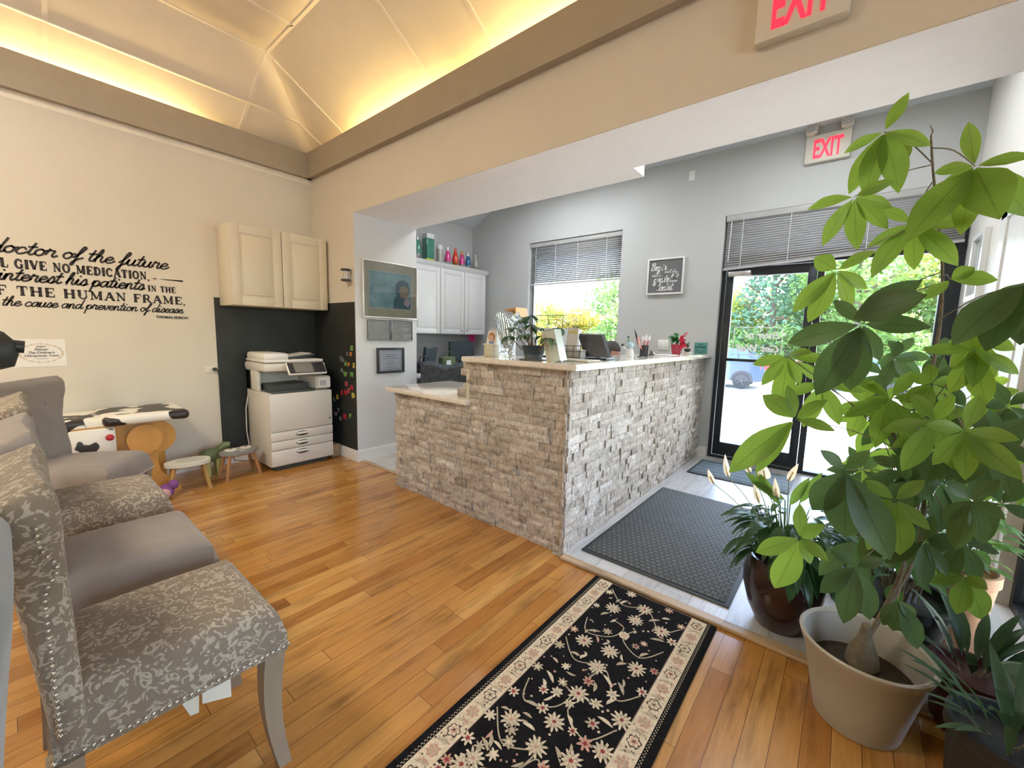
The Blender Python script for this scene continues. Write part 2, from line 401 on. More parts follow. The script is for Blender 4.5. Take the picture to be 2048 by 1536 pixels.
def windowx(name, y0, y1, z0, z1, x, vert=()):
    fr = MB(); w = .035
    fr.box(x, y0, z0, x+.05, y0+w, z1); fr.box(x, y1-w, z0, x+.05, y1, z1); fr.box(x, y0+w, z0, x+.05, y1-w, z0+w); fr.box(x, y0+w, z1-w, x+.05, y1-w, z1)
    for v in vert: fr.box(x, v-.02, z0+w, x+.05, v+.02, z1-w)
    o = fr.build(name, ALU, smooth=False); tag(o, kind='structure')
    g_ = MB(); g_.box(x+.02, y0+w, z0+w, x+.026, y1-w, z1-w); g_.build('pane', GL, o)
windowx('window_added', sy0, sy1, .08, 2.05, XR+.05)  # side window added to bring daylight onto the plants
windowx('window_3', ew[0][0], ew[0][1], .7, 2.2, XQ+.05); windowx('window_4', ew[1][0], ew[1][1], .7, 2.2, XQ+.05, (.2,))

# ---------------------------------------------------------------- glass entrance: storefront frame, door leaf, side panel
yd = YE+.055
b = MB()
b.box(dx0, yd, 0, dx0+.035, yd+.06, dz1); b.box(XR-.11, yd, 0, XR, yd+.06, dz1); b.box(dx0+.035, yd, 1.93, XR-.11, yd+.06, 2.02); b.box(dx0+.035, yd, dz1-.04, XR-.11, yd+.06, dz1)
b.box(-.285, yd, .03, -.235, yd+.06, 1.93); b.box(dx0+.035, yd, 0, XR-.11, yd+.06, .03, M('steel sill', (.55, .56, .57), .35, .8)); 
for f in b.b.faces: pass
fr = b.build('door_1', None, smooth=False); fr.data.materials.clear(); fr.data.materials.append(ALU); tag(fr, kind='structure')
g_ = MB(); g_.box(-.235, yd+.028, .03, XR-.11, yd+.034, 1.93); g_.box(dx0+.035, yd+.028, 2.02, XR-.11, yd+.034, dz1-.04); g_.build('pane', GL, fr)
d = tag(MB().box(0,0,0,.001,.001,.001) and None or thing('entrance_door', 'dark framed glass entrance door with mirrored white lettering', 'door', (dx0+.04, yd, .03)))
a = MB(); X0, X1 = dx0+.04, -.29
a.box(X0, yd+.005, .035, X0+.065, yd+.05, 1.925, bev=.004); a.box(X1-.065, yd+.005, .035, X1, yd+.05, 1.925, bev=.004)
a.box(X0+.065, yd+.005, .035, X1-.065, yd+.05, .17, bev=.004); a.box(X0+.065, yd+.005, 1.84, X1-.065, yd+.05, 1.925, bev=.004); a.box(X0+.065, yd+.005, 1.01, X1-.065, yd+.05, 1.04, bev=.003)
a.build('door_frame', ALU, d)
a = MB(); a.box(X0+.065, yd+.022, .17, X1-.065, yd+.028, 1.01); a.box(X0+.065, yd+.022, 1.04, X1-.065, yd+.028, 1.84); a.build('pane', GL, d)
a = MB(); a.box(X1-.09, yd-.05, .98, X1-.03, yd-.035, 1.06, bev=.006); a.tube([(X1-.06, yd+.005, 1.0), (X1-.06, yd-.045, 1.0)], .01); a.build('push_bar', M('satin steel', (.6, .6, .6), .3, 1), d)
# mirrored lettering on the pane
LET = M('white vinyl lettering', (.85, .84, .80), .6, vary=0)
def text_mesh(txt, size, off=0.0, shear=0.0, ext=0.001, align='CENTER', spacing=1.0):
    c = bpy.data.curves.new('t', 'FONT'); c.body = txt; c.size = size; c.offset = off; c.shear = shear; c.extrude = ext; c.align_x = align; c.space_character = spacing
    o = bpy.data.objects.new('t', c); COL.objects.link(o); dg = bpy.context.evaluated_depsgraph_get()
    me = bpy.data.meshes.new_from_object(o.evaluated_get(dg)); bpy.data.objects.remove(o); bpy.data.curves.remove(c); return me
def add_text(mb, txt, size, M4, mat, **k):
    me = text_mesh(txt, size, **k); me.transform(M4); n0 = len(mb.b.faces); mb.b.from_mesh(me); mb.b.faces.ensure_lookup_table()
    i = mb.mi(mat)
    for f in mb.b.faces[n0:]: f.material_index = i
    bpy.data.meshes.remove(me)
def MX(o, ux, uy, uz=None):   # text x -> ux, text y -> uy
    ux = Vector(ux); uy = Vector(uy); uz = ux.cross(uy) if uz is None else Vector(uz)
    m = Matrix.Identity(4)
    for i in range(3): m[i][0] = ux[i]; m[i][1] = uy[i]; m[i][2] = uz[i]; m[i][3] = o[i]
    return m
a = MB(); yy = yd+.02
add_text(a, 'Enter to', .085, MX((-.66, yy, 1.245), (-1, 0, 0), (0, 0, 1)), LET, off=.0025, shear=.35)
add_text(a, 'Get Well', .095, MX((-.69, yy, 1.115), (-1, 0, 0), (0, 0, 1)), LET, off=.003, shear=.35)
add_text(a, 'L.P.C.', .05, MX((-.52, yy, 1.42), (-1, 0, 0), (0, 0, 1)), M('red brown vinyl', (.62, .42, .36), .6), off=.002, shear=.2)
for q in ((-.915, 1.075, -.50, 1.082), (-.915, 1.345, -.50, 1.352), (-.915, 1.075, -.909, 1.352), (-.506, 1.075, -.50, 1.352)): a.box(q[0], yy-.001, q[1], q[2], yy+.001, q[3], LET)
a.build('lettering', None, d, smooth=False)
c_ = thing('door_closer', 'grey hydraulic door closer with bent arm above the glass door', 'closer', (-.93, yd-.03, 1.84))
a = MB(); a.box(-1.0, yd-.05, 1.835, -.80, yd-.002, 1.888, bev=.012); a.build('body', M('brushed closer body', (.5, .5, .48), .3, .7), c_)
a = MB(); a.tube([(-.86, yd-.04, 1.84), (-.78, yd-.11, 1.825), (-.66, yd-.03, 1.83)], .008); a.build('arm', M('satin steel', (.6, .6, .6), .3, 1), c_)

# blinds
SLAT = M('grey aluminium slats', (.46, .46, .47), .45, .1, vary=.03)
def blind(x0, x1, ztop, zl, zr, y, name, label, pitch=.0235, tilt=-52, cords=()):
    t = thing(name, label, 'blind', ((x0+x1)/2, y, min(zl, zr)))
    a = MB(); a.box(x0, y-.022, ztop-.055, x1, y+.022, ztop, bev=.004); a.build('headrail', M('blind headrail', (.42, .42, .41), .5), t)
    a = MB(); n = int((ztop-.06-min(zl, zr))/pitch); ct, st = math.cos(math.radians(tilt))*.0125, math.sin(math.radians(tilt))*.0125
    for i in range(n):
        z = ztop-.065-i*pitch; zz = z
        fr_ = i/n; dl = (zr-zl)*fr_
        za, zb = (z, z+dl)
        P = [(x0+.006, y-ct, za-st), (x1-.006, y-ct, zb-st), (x1-.006, y, zb+.0015), (x0+.006, y, za+.0015)]; Q = [(x0+.006, y, za+.0015), (x1-.006, y, zb+.0015), (x1-.006, y+ct, zb+st), (x0+.006, y+ct, za+st)]
        a.poly(P); a.poly(Q)
    bmesh.ops.remove_doubles(a.b, verts=a.b.verts, dist=1e-5)
    o = a.build('slats', SLAT, t, fixn=False, solid=.0006)
    a = MB(); a.prism([(x0+.004, y-.012, zl), (x1-.004, y-.012, zr), (x1-.004, y-.012, zr+.02), (x0+.004, y-.012, zl+.02)], (0, .024, 0)); a.build('bottom_rail', SLAT, t)
    for x in cords:
        a = MB(); zc = zl+(zr-zl)*(x-x0)/(x1-x0); a.tube([(x, y-.019, ztop-.05), (x, y-.019, zc)], .0022, 6)
        a.build('ladder_cord', M('white cord', (.85, .85, .83), .7), t)
    return t
blind(wx0+.01, wx1-.01, wz1-.002, 1.885, 1.885, YE+.04, 'window_blind', 'grey slatted blind half lowered over the office window', cords=(-3.36, -3.05, -2.72, -2.33))
db = blind(dx0+.01, XR-.02, 2.418, 1.90, 1.985, YE+.02, 'window_blind', 'wide grey slatted blind above the glass entrance door', pitch=.0225, tilt=-54, cords=(-.90, -.52, .02, .40))
a = MB(); a.tube([(-1.0, YE-.005, 2.36), (-1.005, YE-.012, 1.98)], .004, 8); a.build('tilt_wand', M('clear wand', (.75, .75, .75), .2), db)

# ================================================================ RECEPTION COUNTER
QUARTZ = M('cream quartz worktop', (.72, .68, .60), .12, vary=.07, vs=30, coat=.3)
XC, YC = -1.127, 1.858; CX0 = -2.708; ZL, ZT = .757, 1.04
def stone_mat():
    m, N, L, P = newmat('split face travertine')
    at_ = N.new('ShaderNodeAttribute'); at_.attribute_name = 'tone'
    sp = N.new('ShaderNodeSeparateColor'); L.new(at_.outputs['Color'], sp.inputs[0])
    base = ramp(N, L, sp.outputs[0], [(0, (.32, .27, .215)), (.25, (.43, .375, .315)), (.55, (.53, .475, .41)), (.8, (.61, .56, .50)), (1, (.69, .65, .59))])
    v = coords(N, L); n1 = noise(N, L, v, 26, 6, .65); n2 = noise(N, L, v, 120, 3, .6)
    c = mixc(N, L, 1.0, base, ramp(N, L, n1, [(.27, .42), (.45, .92), (.75, 1.25)]), 'MULTIPLY')
    n3 = noise(N, L, coords(N, L, (1, 1, .38)), 75, 3, .6); c = mixc(N, L, 1.0, c, ramp(N, L, n3, [(.36, .68), (.47, 1.0), (.75, 1.06)]), 'MULTIPLY')
    L.new(mixc(N, L, 1.0, c, ramp(N, L, n2, [(.3, .82), (.6, 1.06)]), 'MULTIPLY'), P.inputs['Base Color'])
    P.inputs['Roughness'].default_value = .8
    bump(N, L, P, mth(N, L, 'ADD', mth(N, L, 'ADD', n1, n3), mth(N, L, 'MULTIPLY', n2, .4)), .8, .010); return m
STONE = stone_mat()
def stone_face(mb, p0, du, length, zt, nrm, rnd, zcut=None, courses=22):
    """ledger stones: p0 lower start, du unit vector along, nrm outward normal; zt(u) top height"""
    p0 = Vector(p0); du = Vector(du); nrm = Vector(nrm); lay = mb.b.loops.layers.float_color.get('tone') or mb.b.loops.layers.float_color.new('tone')
    h = ZT/courses; z = 0
    for c in range(courses):
        u = -rnd.uniform(0, .1)
        while u < length:
            w = rnd.choice((.05, .07, .09, .12, .16, .2))*rnd.uniform(.85, 1.15); u0, u1 = max(u, 0), min(u+w, length); u += w
            if u1-u0 < .012: continue
            zz0, zz1 = z, z+h
            top = zt((u0+u1)/2)
            if zz0 > top-.01: continue
            zz1 = min(zz1, top); d = rnd.uniform(.004, .024); tone = min(1, max(0, rnd.gauss(.55, .19)))
            nu = max(1, int((u1-u0)/.04)); nv = 2
            V = {}
            for i in range(nu+1):
                for j in range(nv+1):
                    e = (i in (0, nu)) or (j in (0, nv)); dd = d*(.72 if e else 1)+rnd.uniform(-.003, .003)*(0.5 if e else 1.3)
                    V[i, j] = mb.b.verts.new(p0+du*(u0+.0008+(u1-u0-.0016)*i/nu)+nrm*max(dd, .002)+Vector((0, 0, zz0+.0006+(zz1-zz0-.0012)*j/nv)))
            fs = [mb.b.faces.new((V[i, j], V[i+1, j], V[i+1, j+1], V[i, j+1])) for i in range(nu) for j in range(nv)]
            edge = [(i, 0) for i in range(nu+1)]+[(nu, j) for j in range(1, nv+1)]+[(i, nv) for i in range(nu-1, -1, -1)]+[(0, j) for j in range(nv-1, 0, -1)]
            B = [mb.b.verts.new(V[k].co-nrm*(V[k].co-p0).dot(nrm)) for k in edge]
            n = len(edge)
            for q in range(n): fs.append(mb.b.faces.new((V[edge[q]], V[edge[(q+1) % n]], B[(q+1) % n], B[q])))
            for f in fs:
                for l in f.loops: l[lay] = (tone, rnd.random(), 0, 1)
        z += h
ct = thing('reception_counter', 'stone clad L-shaped reception counter with raised and lowered tops', 'counter', (-1.9, 2.2, 0))
a = MB(); XS = -1.895      # step between low and high part
a.box(CX0+.02, YC+.024, 0, XS, YC+.62, ZL); a.box(XS, YC+.024, 0, XC-.024, YC+.16, ZT); a.box(XC-.16, YC+.16, 0, XC-.024, YE-.012, ZT)
a.box(XS, YC+.16, .70, XC-.16, YC+.75, .74); a.box(XC-.5, YC+.75, .70, XC-.16, YE-.03, .74)
a.build('core', M('painted counter core', (.62, .61, .58), .6), ct, smooth=False)
a = MB(); rnd = random.Random(3)
stone_face(a, (CX0, YC+.026, 0), (1, 0, 0), XC-CX0-.002, lambda u: ZL if CX0+u < XS-.02 else ZT, (0, -1, 0), rnd)
stone_face(a, (XC-.026, YC+.004, 0), (0, 1, 0), YE-YC-.016, lambda u: ZT, (1, 0, 0), rnd)
o = a.build('stone_cladding', STONE, ct, smooth=False, fixn=False)
a = MB(); a.box(CX0-.07, YC-.03, ZL, XS+.02, YC+.64, ZL+.035, bev=.006)
a.build('low_worktop', QUARTZ, ct)
a = MB(); q = .05
a.prism([(XS-.03, YC-q+.02, ZT), (XC+q, YC-q+.02, ZT), (XC+q, YE-.01, ZT), (XC-.36, YE-.01, ZT), (XC-.36, YC+.36, ZT), (XS-.03, YC+.36, ZT)], (0, 0, .033))
bmesh.ops.bevel(a.b, geom=[e for e in a.b.edges], offset=.005, segments=2, affect='EDGES'); a.build('high_worktop', QUARTZ, ct)
a = MB(); a.box(XS-.022, YC+.012, ZL+.035, XS+.002, YC+.3, ZT, bev=.003); a.build('end_panel', M('pale edge panel', (.60, .60, .48), .5), ct)

# ================================================================ RUG AND MATS
def rug():
    x0, x1, y0, y1 = -.895, -.324, -.02, 1.812; zt = .009
    BLK = M('black rug pile', (.010, .009, .009), .97, vary=.3, vs=60, bs=.3, bsc=500, spec=.08); CRM = M('cream rug pile', (.60, .50, .34), .95, vary=.16, vs=90, bs=.4, bsc=500)
    TAU = M('taupe rug yarn', (.40, .33, .22), .95, vary=.2, vs=120); PNK = M('dusty rose rug yarn', (.46, .26, .18), .95, vary=.2, vs=120); RED = M('wine red rug yarn', (.23, .03, .03), .95, vary=.2, vs=120)
    DRK = M('dark brown rug yarn', (.09, .055, .04), .95, vary=.3, vs=120)
    a = MB(); a.box(x0, y0, .001, x1, y1, zt, BLK, bev=.004)
    rn = random.Random(5); z = zt
    def flat(pts, m, dz): a.poly([(p[0], p[1], z+dz) for p in pts], m)
    def strip(xa, xb, ya, yb, m, dz=.0004): flat([(xa, ya), (xb, ya), (xb, yb), (xa, yb)], m, dz)
    def petal(cx, cy, r, n, m, dz, depth=.35, ph=0, jit=.1):
        K = n*6; P = []
        for i in range(K):
            t = 2*PI*i/K; rr = r*(1-depth*(.5-.5*math.cos(n*(t-ph)))**1.5*1.0)*(1+rn.uniform(-jit, jit)); P.append((cx+rr*math.cos(t), cy+rr*math.sin(t)))
        c = a.b.verts.new((cx, cy, z+dz)); V = [a.b.verts.new((p[0], p[1], z+dz)) for p in P]; a.setm([a.b.faces.new((c, V[i], V[(i+1) % K])) for i in range(K)], m)
    def leaf2(cx, cy, ln, w, ang, m, dz):
        P = []
        for i in range(9):
            t = i/8; P.append((t*ln, math.sin(PI*t)**.8*w+.3*w*math.sin(t*4)))
        for i in range(7, 0, -1):
            t = i/8; P.append((t*ln, -math.sin(PI*t)**.8*w*.6+.3*w*math.sin(t*4)))
        flat([(cx+p[0]*math.cos(ang)-p[1]*math.sin(ang), cy+p[0]*math.sin(ang)+p[1]*math.cos(ang)) for p in P], m, dz)
    def vine(pts, w=.0022, m=TAU, dz=.0003):
        P = [Vector((p[0], p[1], 0)) for p in pts]; Q = []
        for i in range(len(P)-1):
            pa, pb, pc, pd = P[max(i-1, 0)], P[i], P[i+1], P[min(i+2, len(P)-1)]
            for k in range(8):
                t = k/8; Q.append(.5*((2*pb)+(pc-pa)*t+(2*pa-5*pb+4*pc-pd)*t*t+(3*pb-pa-3*pc+pd)*t**3))
        Q.append(P[-1]); pr = None
        for i, q_ in enumerate(Q):
            T = (Q[min(i+1, len(Q)-1)]-Q[max(i-1, 0)]); T.normalize() if T.length else None; n = Vector((-T.y, T.x, 0))*w
            cur = [a.b.verts.new((q_.x+n.x, q_.y+n.y, z+dz)), a.b.verts.new((q_.x-n.x, q_.y-n.y, z+dz))]
            if pr: a.setm([a.b.faces.new((pr[0], pr[1], cur[1], cur[0]))], m)
            pr = cur
    # borders
    bw = .062
    for sx, d in ((x0, 1), (x1, -1)):
        y = y0+.004
        while y < y1-.006:   # speckled guard line
            xx = sx+d*.024; strip(min(xx, xx+d*.003), max(xx, xx+d*.003), y, y+.006, TAU); strip(min(xx+d*.005, xx+d*.008), max(xx+d*.005, xx+d*.008), y+.005, y+.010, TAU); y += .012
        xa = sx+d*.036; xb = xa+d*bw; strip(min(xa, xb), max(xa, xb), y0, y1-.012, CRM)
        xc = (xa+xb)/2; y = y1-.055; i = 0
        while y > y0+.02:
            if i % 2 == 0:
                petal(xc, y, .024, 6, DRK, .0008, .25, .3); petal(xc, y, .019, 6, CRM, .0011, .25, .3); petal(xc, y, .012, 5, (TAU if i % 4 else PNK), .0014, .4); petal(xc, y, .005, 5, DRK, .0017)
            else:
                petal(xc, y, .022, 7, PNK, .0008, .3); petal(xc, y, .015, 6, TAU, .0011, .4); petal(xc, y, .006, 5, PNK, .0014)
            leaf2(xc-.022, y-.052, .05, .007, rn.uniform(.1, .5), TAU, .0008); leaf2(xc-.01, y-.036, .035, .004, rn.uniform(-.3, .3), PNK if i % 2 else TAU, .001)
            for _ in range(9): petal(xc+rn.uniform(-.027, .027), y-rn.uniform(.022, .06), rn.uniform(.002, .004), 4, rn.choice((TAU, PNK, DRK)), .0012)
            y -= .082; i += 1
        strip(min(xb, xb+d*.003), max(xb, xb+d*.003), y0, y1-.012, DRK, .0007)
    strip(x0+.036, x1-.036, y1-.012, y1-.010, TAU)
    # field flowers, read from the photograph
    Z = lambda u, v: (lambda p: (p.x, p.y))(atZ(760+u/3.012, 1130+v/3.012, .01))
    big = [(1405,260),(1595,270),(1540,335),(1695,400),(1230,455),(1385,520),(1310,615),(1545,625),(1195,775),(1050,945),(790,930),(940,1095),(1480,950),(1390,1160),(1150,1180),(490,1200)]
    small = [(1375,160),(1520,170),(1830,380),(1780,475),(1680,655),(1605,780),(1255,700),(1100,705),(1400,780),(1140,835),(1300,835),(985,750),(1080,480),(950,610),(805,760),(1280,955),(600,1090),(650,890),(1120,610),(1170,385),(1300,240),(380,1150),(1740,275),(1590,475),(1540,490),(1370,400),(1160,1000),(1235,1075),(680,1140),(980,860),(1065,765)]
    lv = [(1360,305),(1280,400),(1660,450),(1600,560),(710,1020),(1650,345),(1730,330),(1180,530),(1460,610),(900,960),(1100,1100),(905,825),(1170,910),(1470,710),(1240,570),(1040,640),(1480,240),(1350,920),(1405,850),(1380,665),(1020,690),(1330,710)]
    F = [Z(*q) for q in big]; G = [Z(*q) for q in small]; H = [Z(*q) for q in lv]
    F = [p for p in F if y0+.03 < p[1] < y1-.03]; per = .62
    F += [(p[0], p[1]-per*2) for p in F if p[1]-per*2 > y0+.04] + [(x0+x1-p[0], p[1]-per) for p in F if y0+.04 < p[1]-per < .95]
    G += [(x0+x1-p[0], p[1]-per) for p in G if y0+.04 < p[1]-per < .9]; H += [(x0+x1-p[0], p[1]-per) for p in H if y0+.04 < p[1]-per < .9]
    xi0, xi1 = x0+.036+bw+.006, x1-.036-bw-.006
    def cl(p, r): return (min(max(p[0], xi0+r*.7), xi1-r*.7), min(p[1], y1-.014-r))
    for q in range(0, 4):
        yy = 1.66-q*.42; vine([(xi0+.01, yy+.1), (xi0+.1, yy+.02), (xi0+.19, yy+.06), ((x0+x1)/2, yy-.02), (xi1-.15, yy+.05), (xi1-.07, yy-.04), (xi1-.01, yy+.03)])
        vine([(xi0+.02, yy-.16), (xi0+.06, yy-.24), (xi0+.15, yy-.2), (xi0+.17, yy-.12), (xi0+.11, yy-.1)]); vine([(xi1-.02, yy-.14), (xi1-.08, yy-.23), (xi1-.17, yy-.18), (xi1-.15, yy-.1)])
    for p in F:
        p = cl(p, .03); petal(*p, .035, 11, CRM, .0010, .55, rn.random(), .12); petal(*p, .025, 8, TAU, .0013, .5, rn.random()); petal(*p, .017, 7, CRM, .0016, .6, rn.random()); petal(*p, .008, 6, rn.choice((RED, PNK)), .0019, .4); 
    for p in G:
        p = cl(p, .018); m_ = rn.choice((CRM, PNK, TAU, CRM)); petal(*p, rn.uniform(.016, .025), 7, m_, .0010, .55, rn.random(), .12); petal(*p, .009, 5, rn.choice((TAU, RED, CRM)), .0013, .5)
    for p in H: p = cl(p, .02); leaf2(p[0]-.02, p[1]-.01, rn.uniform(.035, .06), .008, rn.uniform(-1.3, 1.3), rn.choice((CRM, TAU)), .0010)
    c0 = Z(1470, 425); petal(*c0, .022, 14, CRM, .0020, .15); petal(*c0, .013, 6, PNK, .0023, .4); petal(*c0, .006, 6, CRM, .0026, .4)
    for _ in range(70): p = (rn.uniform(xi0+.02, xi1-.04), rn.uniform(y0+.03, y1-.05)); leaf2(p[0], p[1], rn.uniform(.02, .045), .006, rn.uniform(-3, 3), rn.choice((CRM, TAU, TAU, PNK)), .0006)
    for _ in range(150):
        p = (rn.uniform(xi0, xi1), rn.uniform(y0+.03, y1-.03)); petal(*p, rn.uniform(.003, .006), 4, rn.choice((CRM, TAU, PNK)), .0007, .4)
    o = a.build('runner_rug', None, smooth=False, fixn=False); tag(o, 'black oriental runner rug with cream floral border on the wood floor', 'rug')
rug()
def matm(name, c, sx, sy, depth=.6, c2=None):
    m, N, L, P = newmat(name); v = coords(N, L, (sx, sy, 1)); br = N.new('ShaderNodeTexBrick'); L.new(v, br.inputs['Vector']); br.offset = .5
    br.inputs['Scale'].default_value = 1; br.inputs['Mortar Size'].default_value = .12; br.inputs['Brick Width'].default_value = .9; br.inputs['Row Height'].default_value = .9
    br.inputs['Color1'].default_value = rgb(c); br.inputs['Color2'].default_value = rgb(tuple(x*.8 for x in c)); br.inputs['Mortar'].default_value = rgb(c2 or tuple(x*.35 for x in c))
    br.inputs['Mortar Smooth'].default_value = .3
    L.new(br.outputs[0], P.inputs['Base Color']); P.inputs['Roughness'].default_value = .85
    bump(N, L, P, br.outputs['Fac'], -depth, .004); return m
MAT1 = matm('charcoal waffle rubber pile', (.115, .125, .125), 28, 28); MRIM = M('black rubber rim', (.035, .04, .042), .6, vary=.1)
def floormat(x0, y0, x1, y1, m, name, label, rz=0):
    cx, cy = (x0+x1)/2, (y0+y1)/2; t = thing(name, label, 'mat', (cx, cy, 0), rz); w, h = (x1-x0)/2, (y1-y0)/2
    a = MB(); a.box(-w, -h, .0005, w, h, .006, bev=.003); a.build('rim', MRIM, t, local=True)
    a = MB(); a.box(-w+.022, -h+.022, .003, w-.022, h-.022, .0095, bev=.002); a.build('pile', m, t, local=True)
floormat(-1.085, 1.99, -.315, 3.32, MAT1, 'door_mat', 'large charcoal waffle floor mat beside the stone counter', 0)
floormat(-1.06, 3.87, -.27, 4.40, matm('blue grey ribbed pile', (.20, .26, .29), 60, 9, .5, (.10, .13, .15)), 'door_mat', 'small blue-grey ribbed mat in front of the glass door')

# ================================================================ CHAIRS
def damask(name, a_, b_):
    m, N, L, P = newmat(name); v = coords(N, L)
    n0 = N.new('ShaderNodeTexNoise'); n0.inputs['Scale'].default_value = 9; n0.inputs['Detail'].default_value = 1; L.new(v, n0.inputs['Vector'])
    vm = N.new('ShaderNodeVectorMath'); vm.operation = 'MULTIPLY_ADD'; L.new(n0.outputs['Color'], vm.inputs[0]); vm.inputs[1].default_value = (.045, .045, .045); L.new(v, vm.inputs[2])
    def nz_(sc, ds):
        q = N.new('ShaderNodeTexNoise'); q.inputs['Scale'].default_value = sc; q.inputs['Detail'].default_value = 0; q.inputs['Distortion'].default_value = ds; L.new(vm.outputs[0], q.inputs['Vector']); return q.outputs[0]
    blob = nz_(52, 1.6); big = nz_(10, .5); line = mth(N, L, 'LESS_THAN', mth(N, L, 'ABSOLUTE', mth(N, L, 'SUBTRACT', nz_(30, 1.2), .5)), .012)
    thr = mth(N, L, 'ADD', .46, mth(N, L, 'MULTIPLY', big, .17)); cell = ramp(N, L, mth(N, L, 'SUBTRACT', blob, thr), [(0.0, 0.0), (.03, 1.0)])
    vein = mth(N, L, 'GREATER_THAN', mth(N, L, 'ABSOLUTE', mth(N, L, 'SUBTRACT', nz_(16, 2.2), .5)), .018)
    f = mth(N, L, 'MULTIPLY', mth(N, L, 'MULTIPLY', cell, vein), mth(N, L, 'SUBTRACT', 1.0, mth(N, L, 'MULTIPLY', line, .7)))
    c = mixc(N, L, mth(N, L, 'MULTIPLY', f, .8), a_, b_)
    L.new(mixc(N, L, 1, c, ramp(N, L, noise(N, L, v, 350, 2), [(.3, .88), (.7, 1.08)]), 'MULTIPLY'), P.inputs['Base Color'])
    P.inputs['Roughness'].default_value = .85; P.inputs['Sheen Weight'].default_value = .1
    bump(N, L, P, mth(N, L, 'ADD', f, mth(N, L, 'MULTIPLY', noise(N, L, v, 500, 2), .5)), .2, .0015); return m
DAM = damask('taupe damask cloth', (.20, .155, .108), (.42, .36, .27))
VEL = M('plain taupe velvet', (.245, .205, .175), .85, vary=.07, vs=14, bs=.15, bsc=450, sheen=.15)
LEGM = plank_mat('weathered grey leg wood', .2, 3, [(.215, .165, .105), (.26, .20, .13)], .0001, (.2, .15, .1), .5, .5, 'y')
NAIL = M('pewter nailhead', (.62, .58, .50), .28, .9, vary=.05)
def halfw(z):   # hourglass outline of the backrest
    pts = [(.36, .205), (.50, .222), (.60, .205), (.70, .185), (.78, .205), (.84, .232), (.90, .238), (.935, .228)]
    for (z0, w0), (z1, w1) in zip(pts, pts[1:]):
        if z <= z1:
            t = (z-z0)/(z1-z0); t = t*t*(3-2*t); return w0+(w1-w0)*t
    return pts[-1][1]
